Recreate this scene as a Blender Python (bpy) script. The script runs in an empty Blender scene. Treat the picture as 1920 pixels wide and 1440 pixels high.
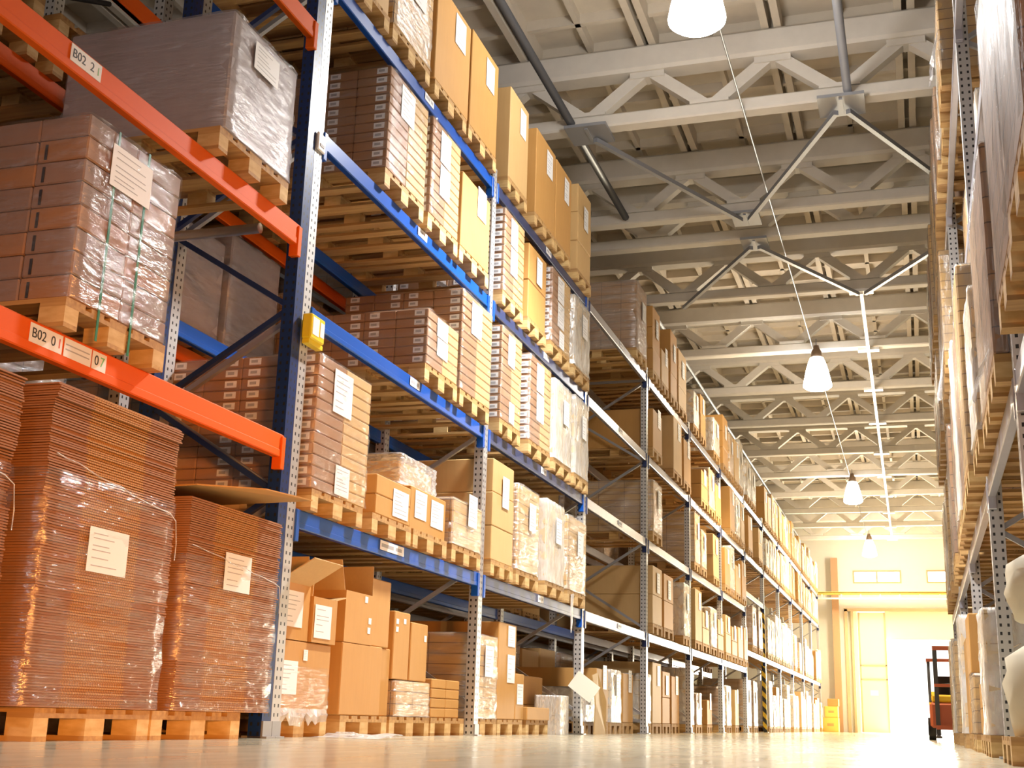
import bpy, math, random
from mathutils import Vector, Matrix
rnd = random.Random(7)
sc = bpy.context.scene
COL = sc.collection
PI = math.pi

# ------------------------------------------------------------------ materials
class N:
    """tiny node helper"""
    def __init__(s, name):
        s.m = bpy.data.materials.new(name); s.m.use_nodes = True
        s.t = s.m.node_tree; s.n = s.t.nodes
        s.b = s.n['Principled BSDF']
    def new(s, typ, **kw):
        n = s.n.new(typ)
        for k, v in kw.items():
            if k.startswith('i_'): n.inputs[k[2:].replace('_', ' ')].default_value = v
            else: setattr(n, k, v)
        return n
    def link(s, a, b): s.t.links.new(a, b)
    def math(s, op, a, b=0.0, c=None):
        n = s.n.new('ShaderNodeMath'); n.operation = op
        for i, v in enumerate((a, b, c)):
            if v is None: continue
            if isinstance(v, (int, float)): n.inputs[i].default_value = v
            else: s.link(v, n.inputs[i])
        return n.outputs[0]
    def ramp(s, fac, stops):
        n = s.n.new('ShaderNodeValToRGB'); e = n.color_ramp.elements
        while len(e) < len(stops): e.new(0.5)
        for el, (p, c) in zip(e, stops):
            el.position = p; el.color = c if len(c) == 4 else (*c, 1)
        s.link(fac, n.inputs[0]); return n.outputs[0]
    def mix(s, fac, a, b, blend='MIX'):
        n = s.n.new('ShaderNodeMix'); n.data_type = 'RGBA'; n.blend_type = blend
        for sock, v in ((n.inputs[0], fac), (n.inputs[6], a), (n.inputs[7], b)):
            if isinstance(v, (int, float)): sock.default_value = v
            elif isinstance(v, tuple): sock.default_value = (*v, 1)
            else: s.link(v, sock)
        return n.outputs[2]
    def noise(s, vec, scale, detail=3, stretch=None):
        if stretch:
            mp = s.new('ShaderNodeMapping'); mp.inputs['Scale'].default_value = stretch
            s.link(vec, mp.inputs[0]); vec = mp.outputs[0]
        n = s.new('ShaderNodeTexNoise'); n.inputs['Scale'].default_value = scale
        n.inputs['Detail'].default_value = detail
        s.link(vec, n.inputs['Vector']); return n.outputs['Fac']
    def obj(s): return s.new('ShaderNodeTexCoord').outputs['Object']
    def rand(s): return s.new('ShaderNodeObjectInfo').outputs['Random']
    def bump(s, h, strength, dist=0.01):
        b = s.new('ShaderNodeBump'); b.inputs['Strength'].default_value = strength
        b.inputs['Distance'].default_value = dist
        s.link(h, b.inputs['Height']); s.link(b.outputs[0], s.b.inputs['Normal'])
    def set(s, **kw):
        for k, v in kw.items():
            sock = s.b.inputs[k.replace('_', ' ')]
            if isinstance(v, tuple): sock.default_value = (*v, 1) if len(v) == 3 else v
            elif isinstance(v, (int, float)): sock.default_value = v
            else: s.link(v, sock)

M = {}
def flat(name, col, rough=0.6, metal=0.0, var=0.0, spec=0.5):
    m = N(name)
    if var:
        o = m.obj(); f = m.noise(o, 6, 4)
        m.set(Base_Color=m.mix(m.math('MULTIPLY', f, var), col, tuple(c * 0.35 for c in col)))
    else: m.set(Base_Color=col)
    m.set(Roughness=rough, Metallic=metal, Specular_IOR_Level=spec)
    M[name] = m.m
def kraft(name, a, b, streak=0.25):
    m = N(name); o = m.obj()
    f = m.noise(o, 3, 3); g = m.noise(o, 40, 2, (1, 1, 0.08))
    c = m.mix(f, a, b)
    c = m.mix(m.math('MULTIPLY', g, streak), c, tuple(x * 0.55 for x in a))
    c = m.mix(m.math('MULTIPLY', m.rand(), 0.22), c, tuple(min(1, x * 1.2) for x in b))
    m.set(Base_Color=c, Roughness=0.62, Specular_IOR_Level=0.35)
    m.bump(m.noise(o, 9, 2), 0.12, 0.01); M[name] = m.m
kraft('kraft_gold', (0.51, 0.265, 0.07), (0.59, 0.325, 0.105))
kraft('kraft_brown', (0.32, 0.165, 0.08), (0.41, 0.22, 0.115))
kraft('kraft_pale', (0.58, 0.37, 0.15), (0.66, 0.44, 0.20))
kraft('kraft_dusk', (0.25, 0.165, 0.14), (0.34, 0.23, 0.19))
kraft('carton_grey', (0.36, 0.32, 0.345), (0.46, 0.41, 0.43))
flat('tape', (0.62, 0.42, 0.16), 0.25)
flat('paper', (0.86, 0.86, 0.88), 0.5)
flat('paper_warm', (0.84, 0.80, 0.70), 0.5)
flat('print_grey', (0.42, 0.42, 0.45), 0.6)
flat('print_black', (0.03, 0.03, 0.04), 0.5)
flat('print_red', (0.65, 0.06, 0.04), 0.5)
flat('print_green', (0.2, 0.55, 0.25), 0.5)
flat('orange_paint', (0.80, 0.125, 0.006), 0.55, 0, 0, 0.18)
flat('blue_paint', (0.005, 0.085, 0.44), 0.3)
flat('blue_glare', (0.05, 0.075, 0.20), 0.28, 0.35)  # blue beam paint with the grey reflection mixed into its colour
flat('navy_paint', (0.012, 0.03, 0.13), 0.38)
flat('black_paint', (0.012, 0.012, 0.014), 0.5)
flat('yellow_paint', (0.85, 0.55, 0.02), 0.4)
flat('yellow_plastic', (0.85, 0.66, 0.02), 0.35)
flat('galvanised', (0.58, 0.59, 0.62), 0.36, 0.75, 0.4)
flat('galv_glare_beam', (0.55, 0.55, 0.62), 0.3, 0.55, 0.3)  # grey steel; on the far blue beams it paints their pale glare
flat('brace_grey', (0.42, 0.43, 0.46), 0.4, 0.6)
flat('steel_dark', (0.07, 0.07, 0.075), 0.5, 0.3)
flat('steel_grey', (0.30, 0.31, 0.34), 0.45, 0.4)
flat('concrete_white', (0.66, 0.62, 0.56), 0.75, 0, 0.25)
flat('roof_grey', (0.64, 0.57, 0.47), 0.8, 0, 0.25)
flat('wall_cream', (0.82, 0.79, 0.70), 0.7, 0, 0.08)
flat('wall_pale', (0.62, 0.62, 0.62), 0.8, 0, 0.2)
flat('door_cream', (0.74, 0.70, 0.52), 0.55)
flat('door_frame', (0.50, 0.38, 0.22), 0.6)
flat('column_tan', (0.48, 0.28, 0.15), 0.6)
flat('crane_yellow', (0.78, 0.52, 0.10), 0.45)
flat('tray_white', (0.85, 0.85, 0.86), 0.4)
flat('strap_green', (0.02, 0.20, 0.10), 0.35)
flat('strap_blue', (0.25, 0.38, 0.62), 0.35)
flat('rubber', (0.02, 0.02, 0.02), 0.7)
flat('forklift_red', (0.50, 0.12, 0.05), 0.4)
flat('bag_cream', (0.72, 0.66, 0.50), 0.7, 0, 0.3)
flat('glass_dark', (0.75, 0.82, 0.9), 0.1)

m = N('wood'); o = m.obj()
f = m.noise(o, 5, 4, (0.35, 6, 6)); g = m.noise(o, 2.2, 2)
c = m.ramp(f, [(0.30, (0.40, 0.21, 0.065)), (0.62, (0.62, 0.38, 0.13)), (0.8, (0.70, 0.48, 0.20))])
c = m.mix(m.math('MULTIPLY', m.rand(), 0.45), c, (0.36, 0.20, 0.09))
c = m.mix(m.math('MULTIPLY', g, 0.25), c, (0.25, 0.15, 0.08))
m.set(Base_Color=c, Roughness=0.75); m.bump(f, 0.25, 0.004); M['wood'] = m.m
m = N('wood_block'); o = m.obj()
f = m.noise(o, 9, 4, (1, 1, 3))
c = m.ramp(f, [(0.3, (0.58, 0.37, 0.14)), (0.7, (0.78, 0.58, 0.28))])
c = m.mix(m.math('MULTIPLY', m.rand(), 0.4), c, (0.50, 0.29, 0.12))
m.set(Base_Color=c, Roughness=0.8); M['wood_block'] = m.m

def perforated(name, col, metal, rough, hole=0.055):
    m = N(name); tc = m.new('ShaderNodeTexCoord')
    s = m.new('ShaderNodeSeparateXYZ'); m.link(tc.outputs['Object'], s.inputs[0])
    n = m.new('ShaderNodeSeparateXYZ'); m.link(tc.outputs['Normal'], n.inputs[0])
    side = m.math('GREATER_THAN', m.math('ABSOLUTE', n.outputs[1]), 0.5)
    u = m.math('ADD', m.math('MULTIPLY', side, m.math('ADD', s.outputs[0], 0.045)),
               m.math('MULTIPLY', m.math('SUBTRACT', 1.0, side), s.outputs[1]))
    d = m.math('ABSOLUTE', m.math('SUBTRACT', m.math('ABSOLUTE', u), 0.024))
    uok = m.math('LESS_THAN', d, 0.0075)
    z = m.math('FRACT', m.math('DIVIDE', s.outputs[2], hole))
    zok = m.math('MULTIPLY', m.math('GREATER_THAN', z, 0.3), m.math('LESS_THAN', z, 0.68))
    k = m.math('MULTIPLY', uok, zok)
    f = m.noise(tc.outputs['Object'], 7, 4)
    base = m.mix(m.math('MULTIPLY', f, 0.35), col, tuple(c * 0.5 for c in col))
    m.set(Base_Color=m.mix(k, base, (0.015, 0.015, 0.018)), Roughness=rough,
          Metallic=m.math('MULTIPLY', m.math('SUBTRACT', 1.0, k), metal))
    M[name] = m.m
perforated('perf_galv', (0.66, 0.66, 0.66), 0.55, 0.4)
perforated('perf_blue', (0.006, 0.03, 0.15), 0.0, 0.38)
m = N('hazard'); tc = m.obj(); s = m.new('ShaderNodeSeparateXYZ'); m.link(tc, s.inputs[0])
z = m.math('FRACT', m.math('MULTIPLY', m.math('ADD', s.outputs[2], m.math('ADD', s.outputs[1], s.outputs[0])), 4.0))
m.set(Base_Color=m.mix(m.math('GREATER_THAN', z, 0.5), (0.8, 0.52, 0.03), (0.02, 0.02, 0.02)), Roughness=0.5)
M['hazard'] = m.m

def film(name, lo, hi, tint=(0.9, 0.9, 0.92), rough=0.14, stretch=(1.2, 1.2, 7), milk=0.35, shine=0.95):
    """stretch film: mostly clear, with creased glossy streaks and a little milky scatter"""
    m = N(name); o = m.obj()
    a = m.noise(o, 2.6, 5, stretch)
    b = m.noise(o, 1.7, 3)
    w = m.noise(o, 4.5, 5, (stretch[0] * 1.4, stretch[1] * 1.4, stretch[2] * 0.8))
    al = m.ramp(m.math('ADD', m.math('MULTIPLY', a, 0.65), m.math('MULTIPLY', b, 0.35)),
                [(0.38, (lo,) * 3), (0.66, (hi,) * 3)])
    bp = m.new('ShaderNodeBump'); bp.inputs['Strength'].default_value = 0.9; bp.inputs['Distance'].default_value = 0.03
    m.link(w, bp.inputs['Height'])
    d = m.new('ShaderNodeBsdfDiffuse'); d.inputs['Color'].default_value = (*tint, 1)
    g = m.new('ShaderNodeBsdfGlossy'); g.inputs['Color'].default_value = (shine, shine, shine, 1); g.inputs['Roughness'].default_value = rough
    t = m.new('ShaderNodeBsdfTransparent'); m.link(bp.outputs[0], d.inputs['Normal']); m.link(bp.outputs[0], g.inputs['Normal'])
    x = m.new('ShaderNodeMixShader'); x.inputs[0].default_value = milk; m.link(g.outputs[0], x.inputs[1]); m.link(d.outputs[0], x.inputs[2])
    y = m.new('ShaderNodeMixShader'); m.link(al, y.inputs[0]); m.link(t.outputs[0], y.inputs[1]); m.link(x.outputs[0], y.inputs[2])
    m.link(y.outputs[0], m.n['Material Output'].inputs['Surface']); m.n.remove(m.b)
    M[name] = m.m
film('film_clear', 0.03, 0.30, (0.85, 0.82, 0.78), 0.13, milk=0.22)
film('film_mid', 0.06, 0.55, rough=0.15, milk=0.35)
film('film_white', 0.25, 0.85, (0.9, 0.9, 0.88), 0.2, (3, 3, 1.2), 0.7)
film('film_grey', 0.12, 0.55, (0.70, 0.66, 0.72), 0.18, milk=0.5)
film('film_loose', 0.25, 0.8, (0.92, 0.92, 0.93), 0.15, (3, 3, 3), 0.6)
film('film_streak', 0.08, 0.46, (0.62, 0.57, 0.52), 0.24, (4, 4, 0.8), 0.3, 0.4)

def brickmat(name, a, b, joint, bw, bh):
    m = N(name); tc = m.obj(); s = m.new('ShaderNodeSeparateXYZ'); m.link(tc, s.inputs[0])
    c = m.new('ShaderNodeCombineXYZ')
    m.link(m.math('ADD', s.outputs[0], s.outputs[1]), c.inputs[0]); m.link(s.outputs[2], c.inputs[1])
    t = m.new('ShaderNodeTexBrick'); m.link(c.outputs[0], t.inputs['Vector'])
    t.inputs['Color1'].default_value = (*a, 1); t.inputs['Color2'].default_value = (*b, 1)
    t.inputs['Mortar'].default_value = (*joint, 1); t.inputs['Scale'].default_value = 1
    t.inputs['Mortar Size'].default_value = 0.004; t.inputs['Brick Width'].default_value = bw
    t.inputs['Row Height'].default_value = bh; t.offset = 0.0
    m.set(Base_Color=m.mix(m.math('MULTIPLY', m.rand(), 0.3), t.outputs['Color'], (0.62, 0.45, 0.25)), Roughness=0.6)
    m.bump(t.outputs['Fac'], -0.3, 0.004); M[name] = m.m
brickmat('goods_kraft', (0.55, 0.34, 0.13), (0.63, 0.41, 0.18), (0.16, 0.08, 0.03), 0.4, 0.095)
brickmat('goods_brown', (0.33, 0.18, 0.095), (0.41, 0.24, 0.13), (0.10, 0.06, 0.04), 0.3, 0.14)
brickmat('goods_pale', (0.66, 0.52, 0.34), (0.74, 0.62, 0.44), (0.3, 0.2, 0.1), 0.25, 0.2)

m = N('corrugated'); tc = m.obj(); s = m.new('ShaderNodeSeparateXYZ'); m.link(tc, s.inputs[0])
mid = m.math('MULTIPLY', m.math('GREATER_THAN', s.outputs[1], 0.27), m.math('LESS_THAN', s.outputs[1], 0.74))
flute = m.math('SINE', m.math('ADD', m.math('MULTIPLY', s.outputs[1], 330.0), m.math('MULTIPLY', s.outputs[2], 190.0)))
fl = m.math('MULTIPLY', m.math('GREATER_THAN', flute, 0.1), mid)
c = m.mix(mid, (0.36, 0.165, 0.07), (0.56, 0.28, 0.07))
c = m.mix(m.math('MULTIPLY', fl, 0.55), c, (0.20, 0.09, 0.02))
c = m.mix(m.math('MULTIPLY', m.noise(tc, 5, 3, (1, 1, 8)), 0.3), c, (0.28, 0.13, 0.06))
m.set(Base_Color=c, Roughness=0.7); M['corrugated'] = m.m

m = N('floor_concrete'); tc = m.obj()
a = m.noise(tc, 0.7, 5); b = m.noise(tc, 6, 5, (1, 0.25, 1))
c = m.ramp(a, [(0.3, (0.56, 0.50, 0.35)), (0.7, (0.68, 0.62, 0.45))])
c = m.mix(m.math('MULTIPLY', b, 0.25), c, (0.42, 0.35, 0.23))
m.set(Base_Color=c, Roughness=m.ramp(b, [(0.3, (0.13,) * 3), (0.75, (0.25,) * 3)]), Specular_IOR_Level=0.5)
m.bump(m.noise(tc, 3, 4), 0.05, 0.01); M['floor_concrete'] = m.m

def emit(name, col, st):
    m = N(name); m.set(Base_Color=col, Emission_Color=col, Emission_Strength=st); M[name] = m.m
emit('lamp_glow', (1.0, 0.97, 0.90), 30.0)
emit('sky_pane', (0.95, 0.98, 1.0), 2.2)
flat('lamp_metal', (0.22, 0.15, 0.10), 0.4, 0.5)

# ------------------------------------------------------------------ mesh building
class MB:
    def __init__(s): s.v = []; s.f = []
    def box(s, x0, x1, y0, y1, z0, z1):
        i = len(s.v)
        s.v += [(x, y, z) for z in (z0, z1) for y in (y0, y1) for x in (x0, x1)]
        s.f += [tuple(i + k for k in q) for q in ((0, 2, 3, 1), (4, 5, 7, 6), (0, 1, 5, 4), (2, 6, 7, 3), (0, 4, 6, 2), (1, 3, 7, 5))]
        return s
    def bevbox(s, x0, x1, y0, y1, z0, z1, b=0.006):
        """box with chamfered edges"""
        i = len(s.v); X = (x0, x1); Y = (y0, y1); Z = (z0, z1)
        idx = {}
        for a in (0, 1):
            for c in (0, 1):
                for d in (0, 1):
                    sx, sy, sz = (1, -1)[a], (1, -1)[c], (1, -1)[d]
                    for ax in range(3):
                        p = [X[a] + sx * b, Y[c] + sy * b, Z[d] + sz * b]
                        p[ax] = (X[a], Y[c], Z[d])[ax]
                        idx[a, c, d, ax] = len(s.v); s.v.append(tuple(p))
        for ax in range(3):
            for e in (0, 1):
                o = [k for k in range(3) if k != ax]
                q = []
                for u, w in ((0, 0), (1, 0), (1, 1), (0, 1)):
                    t = [0, 0, 0]; t[ax] = e; t[o[0]] = u; t[o[1]] = w
                    q.append(idx[t[0], t[1], t[2], ax])
                flip = (e == 1) == (ax == 1)
                s.f.append(tuple(reversed(q)) if flip else tuple(q))
        for ax in range(3):
            o = [k for k in range(3) if k != ax]
            for u in (0, 1):
                for w in (0, 1):
                    t0 = [0, 0, 0]; t0[o[0]] = u; t0[o[1]] = w
                    t1 = t0[:]; t1[ax] = 1
                    s.f.append((idx[(*t0, o[0])], idx[(*t1, o[0])], idx[(*t1, o[1])], idx[(*t0, o[1])]))
        for a in (0, 1):
            for c in (0, 1):
                for d in (0, 1): s.f.append(tuple(idx[a, c, d, k] for k in range(3)))
        return s
    def bar(s, p, q, w, h, up=(0, 0, 1)):
        p, q = Vector(p), Vector(q); d = (q - p).normalized()
        r = d.cross(Vector(up))
        if r.length < 1e-3: r = d.cross(Vector((0, 1, 0)))
        r.normalize(); u = r.cross(d); i = len(s.v)
        for e in (p, q):
            for a, b in ((-1, -1), (1, -1), (1, 1), (-1, 1)): s.v.append(tuple(e + r * a * w / 2 + u * b * h / 2))
        s.f += [tuple(i + k for k in q_) for q_ in ((0, 1, 2, 3), (7, 6, 5, 4), (0, 4, 5, 1), (1, 5, 6, 2), (2, 6, 7, 3), (3, 7, 4, 0))]
        return s
    def tube(s, pts, r, n=8):
        pts = [Vector(p) for p in pts]; i = len(s.v)
        for k, p in enumerate(pts):
            d = (pts[min(k + 1, len(pts) - 1)] - pts[max(k - 1, 0)]).normalized()
            a = d.cross(Vector((0, 0, 1)))
            if a.length < 1e-3: a = Vector((1, 0, 0))
            a.normalize(); b = a.cross(d)
            for j in range(n):
                t = 2 * PI * j / n; s.v.append(tuple(p + (a * math.cos(t) + b * math.sin(t)) * r))
        for k in range(len(pts) - 1):
            for j in range(n):
                A = i + k * n + j; B = i + k * n + (j + 1) % n
                s.f.append((A, B, B + n, A + n))
        s.f.append(tuple(i + j for j in range(n))); s.f.append(tuple(i + (len(pts) - 1) * n + j for j in reversed(range(n))))
        return s
    def lathe(s, prof, n=24, cx=0, cy=0):
        i = len(s.v)
        for r, z in prof:
            for j in range(n):
                t = 2 * PI * j / n; s.v.append((cx + r * math.cos(t), cy + r * math.sin(t), z))
        for k in range(len(prof) - 1):
            for j in range(n):
                A = i + k * n + j; B = i + k * n + (j + 1) % n
                s.f.append((A, B, B + n, A + n))
        return s
    def poly(s, pts, th, nrm):
        """flat plate of real thickness from an outline"""
        i = len(s.v); n = len(pts); o = Vector(nrm).normalized() * th
        s.v += [tuple(p) for p in pts] + [tuple(Vector(p) + o) for p in pts]
        s.f.append(tuple(i + k for k in reversed(range(n)))); s.f.append(tuple(i + n + k for k in range(n)))
        for k in range(n):
            a, b = i + k, i + (k + 1) % n; s.f.append((a, b, b + n, a + n))
        return s
    def mesh(s, name, mat, smooth=False):
        me = bpy.data.meshes.new(name); me.from_pydata(s.v, [], s.f); me.update()
        if mat: me.materials.append(M[mat])
        if smooth: me.polygons.foreach_set('use_smooth', [True] * len(me.polygons))
        return me
    def build(s, name, mat, parent=None, loc=None, smooth=False): return obj(name, s.mesh(name, mat, smooth), parent, loc)

def obj(name, me, parent=None, loc=None, scale=None, rot=None):
    o = bpy.data.objects.new(name, me); COL.objects.link(o)
    if parent: o.parent = parent
    if loc: o.location = loc
    if scale: o.scale = scale
    if rot: o.rotation_euler = rot
    return o
LABELS = {}
def tag(o, label, cat, group=None):
    LABELS[label] = LABELS.get(label, 0) + 1
    o['label'] = label; o['category'] = cat; o['kind'] = 'thing'
    if group: o['group'] = group
    return o
def thing(name, loc, label, cat, group=None, rot=None):
    o = bpy.data.objects.new(name, None); COL.objects.link(o); o.location = loc
    o.empty_display_size = 0.1
    if rot: o.rotation_euler = rot
    return tag(o, label, cat, group)
def struct(name, mb, mat):
    o = mb.build(name, mat); o['kind'] = 'structure'; return o
CACHE = {}
def cached(key, fn):
    if key not in CACHE: CACHE[key] = fn()
    return CACHE[key]

def text(name, body, size, mat, parent, loc, rot=(PI / 2, 0, PI / 2)):
    cu = bpy.data.curves.new(name, 'FONT'); cu.body = body; cu.size = size; cu.extrude = 0.0008
    cu.align_x = 'LEFT'; cu.align_y = 'CENTER'; cu.materials.append(M[mat])
    o = bpy.data.objects.new(name, cu); me = bpy.data.meshes.new_from_object(o); bpy.data.objects.remove(o)
    me.name = name; return obj(name, me, parent, loc, rot=rot)

# ------------------------------------------------------------------ setting
struct('floor', MB().box(-11, 6.3, -8, 62, -0.2, 0), 'floor_concrete')
ZC = 7.4
TR = [13.99, 17.15, 18.18, 20.87, 24.40, 27.5, 30.74, 34.35, 37.65, 41.0, 44.3, 47.6, 50.9]
mb = MB().box(-11, 6.3, -8, 53.4, 8.72, 8.95)
x = -2.9 - 1.56 * 5
while x < 6.2:
    for dx in (-0.075, 0.075): mb.box(x + dx - 0.045, x + dx + 0.045, -8, 53, 8.46, 8.72)
    mb.box(x + 0.78 - 0.035, x + 0.78 + 0.035, -8, 53, 8.58, 8.72)
    x += 1.56
y = 6.2
while y < 53:
    mb.box(-11, 6.3, y - 0.04, y + 0.04, 8.58, 8.72); y += 0.72
struct('ceiling', mb, 'roof_grey')
struct('wall_left', MB().box(-11.2, -11, -8, 53.4, -0.2, 8.9), 'wall_pale')
struct('wall_right', MB().box(6.3, 6.5, -8, 53.4, -0.2, 8.9), 'wall_pale')
# end wall with the door opening and two high windows
YE = 53.0
DX0, DX1, DZ = -1.27, 1.9, 3.65           # clear opening
mb = MB()
mb.box(-11, -2.75, YE, YE + 0.3, -0.2, 8.9); mb.box(3.4, 6.3, YE, YE + 0.3, -0.2, 8.9)
mb.box(-2.75, 3.4, YE, YE + 0.3, 4.8, 5.9); mb.box(-2.75, 3.4, YE, YE + 0.3, 6.42, 8.9)
mb.box(-2.75, -2.45, YE, YE + 0.3, 5.9, 6.42); mb.box(-0.56, 0.42, YE, YE + 0.3, 5.9, 6.42); mb.box(2.3, 3.4, YE, YE + 0.3, 5.9, 6.42)
struct('wall_back', mb, 'wall_cream')
for k, (a, b) in enumerate(((-2.45, -0.56), (0.42, 2.3))):
    mb = MB().box(a, b, YE - 0.04, YE + 0.05, 5.9, 5.96).box(a, b, YE - 0.04, YE + 0.05, 6.36, 6.42)
    mb.box(a, a + 0.06, YE - 0.04, YE + 0.05, 5.96, 6.36).box(b - 0.06, b, YE - 0.04, YE + 0.05, 5.96, 6.36)
    mb.box((a + b) / 2 - 0.03, (a + b) / 2 + 0.03, YE - 0.04, YE + 0.05, 5.96, 6.36)
    w = struct('window_%d' % (k + 1), mb, 'door_frame')
    MB().box(a + 0.06, b - 0.06, YE + 0.08, YE + 0.09, 5.96, 6.36).build('pane', 'sky_pane', w)
mb = MB().box(-2.85, -2.72, YE - 0.12, YE + 0.02, 0, 4.85).box(-2.85, 3.5, YE - 0.12, YE + 0.02, 4.76, 4.88).box(3.38, 3.5, YE - 0.12, YE + 0.02, 0, 4.85)
struct('trim_1', mb, 'door_frame')
d = struct('door_1', MB().box(DX0, 3.4, YE + 0.1, YE + 0.18, DZ, 4.8).box(2.6, 3.4, YE + 0.1, YE + 0.18, 0, DZ).box(-2.72, -2.35, YE + 0.1, YE + 0.18, 0, 4.8), 'door_cream')
mb = MB().box(-2.32, DX0, YE - 0.02, YE + 0.06, 0.03, 4.72)
leaf = mb.build('door_leaf', 'door_cream', d)
mb = MB()
for z in (2.05, 2.6): mb.box(-2.3, DX0, YE - 0.05, YE - 0.02, z, z + 0.05)
mb.box(-2.34, -2.26, YE - 0.05, YE - 0.02, 0.03, 4.72); mb.box(DX0 - 0.05, DX0 + 0.02, YE - 0.05, YE - 0.02, 0.03, 4.72)
mb.build('leaf_rib', 'door_frame', leaf)
MB().box(-1.95, -1.65, YE - 0.03, YE - 0.02, 1.45, 1.65).build('notice', 'paper', leaf)
MB().box(-2.6, -2.5, YE - 0.1, YE + 0.1, 0, 4.76).build('door_jamb', 'door_frame', d)
o = MB().box(-3.30, -3.04, 52.55, 52.85, 0, 6.9).build('steel_column', 'column_tan')
tag(o, 'tan steel column standing against the cream end wall beside the doorway', 'column')
c = thing('overhead_crane', (-1.4, 51.9, 5.33), 'yellow overhead crane girder spanning above the bright doorway', 'crane')
MB().box(-3.4, 4.6, -0.12, 0.12, 0.0, 0.05).box(-3.4, 4.6, -0.03, 0.03, 0.05, 0.09).box(-3.4, 4.6, -0.14, 0.14, 0.08, 0.11).build('girder', 'crane_yellow', c)
mb = MB()
for k in range(10): mb.box(-3.0 + k * 0.75, -2.95 + k * 0.75, -0.14, 0.14, -0.14, 0.0)
mb.box(-3.4, 4.6, -0.1, 0.1, -0.17, -0.12)
mb.build('walkway_rail', 'wall_cream', c)
MB().box(-3.6, -3.4, -0.3, 0.3, -0.05, 0.25).build('end_carriage', 'column_tan', c)

# ------------------------------------------------------------------ roof trusses
ordn = ['first', 'second', 'third', 'fourth', 'fifth', 'sixth', 'seventh', 'eighth', 'ninth', 'tenth', 'eleventh', 'twelfth', 'thirteenth', 'fourteenth']
nodes_lo = [-3.68 + 1.56 * k for k in range(-3, 6)]
def truss_meshes():
    bc = MB().bevbox(-8.8, 5.6, -0.11, 0.11, 0, 0.17, 0.02)
    for x in nodes_lo: bc.box(x - 0.24, x + 0.24, -0.11, 0.11, 0.17, 0.22)
    tc = MB().bevbox(-8.8, 5.6, -0.17, 0.17, 0.70, 1.055, 0.04)
    for x in nodes_lo: tc.box(x + 0.78 - 0.22, x + 0.78 + 0.22, -0.1, 0.1, 0.62, 0.70)
    return bc.mesh('bottom_chord', 'concrete_white'), tc.mesh('top_chord', 'concrete_white')
bcm, tcm = truss_meshes()
wm = [MB().bar((0, 0, 0.12), (s * 0.78, 0, 0.74), 0.15, 0.15, (0, 1, 0)).mesh('web_member', 'concrete_white') for s in (1, -1)]
for k, y in enumerate(TR):
    t = thing('roof_truss', (0, y, ZC), 'white concrete roof truss with zigzag webs, %s counting from the camera' % ordn[k], 'roof truss', 'roof trusses over the aisle')
    obj('bottom_chord', bcm, t); obj('top_chord', tcm, t)
    for x in nodes_lo:
        obj('web_member', wm[0], t, (x, 0, 0)); obj('web_member', wm[1], t, (x, 0, 0))
def brace(a, b, label):
    o = MB().bar((*a, 0), (*b, 0), 0.06, 0.06).build('wind_brace', 'steel_grey', None, (0, 0, ZC - 0.091)); tag(o, label, 'brace', 'angle braces under the trusses')
brace((-3.6, 14.05), (-2.16, 17.1), 'grey steel angle brace from the first truss beside the top cartons to the second')
brace((-0.62, 14.05), (-2.04, 17.1), 'grey steel angle brace below the first truss, slanting down from the grey strut plate')
brace((-0.48, 14.05), (1.0, 17.15), 'grey steel angle brace from the first truss plate toward the shrink-wrapped rack opposite')
brace((-2.16, 18.24), (-3.68, 20.87), 'grey steel angle brace from the paired trusses toward the blue-beamed rack')
brace((-2.04, 18.24), (-0.68, 20.8), 'bright grey angle brace running to the white plate of the cable tray')
brace((1.0, 18.18), (-0.56, 20.8), 'grey angle brace crossing behind the shrink-wrapped rack to the cable tray plate')
def plate(x, y, label, s=0.27):
    o = MB().box(x - s, x + s, y - 0.26, y + 0.26, ZC - 0.045, ZC - 0.005).box(x - 0.02, x + 0.02, y - 0.2, y + 0.2, ZC - 0.06, ZC - 0.045).build('gusset_plate', 'steel_grey')
    tag(o, label, 'steel plate', 'gusset plates under the trusses')
plate(-3.66, 13.99, 'square grey gusset plate under the first truss beside the top cartons')
plate(-0.55, 13.99, 'square grey gusset plate under the first truss at the foot of the grey strut')
plate(-2.1, 17.2, 'grey gusset plate under the second truss where two braces meet', 0.2)
plate(-2.1, 18.25, 'grey gusset plate under the third truss where two braces part', 0.2)
def strut(x, y0, y1, z, r, mat, label):
    o = MB().tube([(x, y0, z), (x, y1, z)], r).build('roof_strut', mat, None, None, True); tag(o, label, 'strut')
strut(-3.87, 6.5, 13.86, ZC + 0.08, 0.055, 'steel_dark', 'dark steel pipe strut along the roof above the top cartons, up to the first truss')
strut(-3.87, 14.12, 17.0, ZC + 0.08, 0.055, 'steel_dark', 'dark steel pipe strut between the first and second truss beside the top cartons')
strut(-0.47, 7.5, 13.86, ZC + 0.08, 0.05, 'steel_grey', 'grey pipe strut running overhead to the square plate of the first truss')
strut(-4.3, 20.9, 50, ZC - 0.04, 0.035, 'steel_grey', 'thin grey conduit running far along the trusses above the rack')
strut(-1.70, 9.5, 52, ZC - 0.014, 0.012, 'steel_grey', 'thin cable conduit feeding the pendant lamps along the aisle')
t = thing('cable_tray', (-0.63, 20.87, ZC - 0.046), 'white cable tray running along the aisle below the trusses with cross plates', 'cable tray')
MB().bar((0, 0, 0), (-0.16, 29, 0), 0.06, 0.05).build('tray', 'tray_white', t)
for k, y in enumerate(TR[3:]): MB().box(-0.2, 0.2, -0.09, 0.09, -0.05, 0.001).build('cross_plate', 'tray_white', t, (-0.16 * (y - 20.87) / 29, y - 20.87, 0.045))

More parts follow.
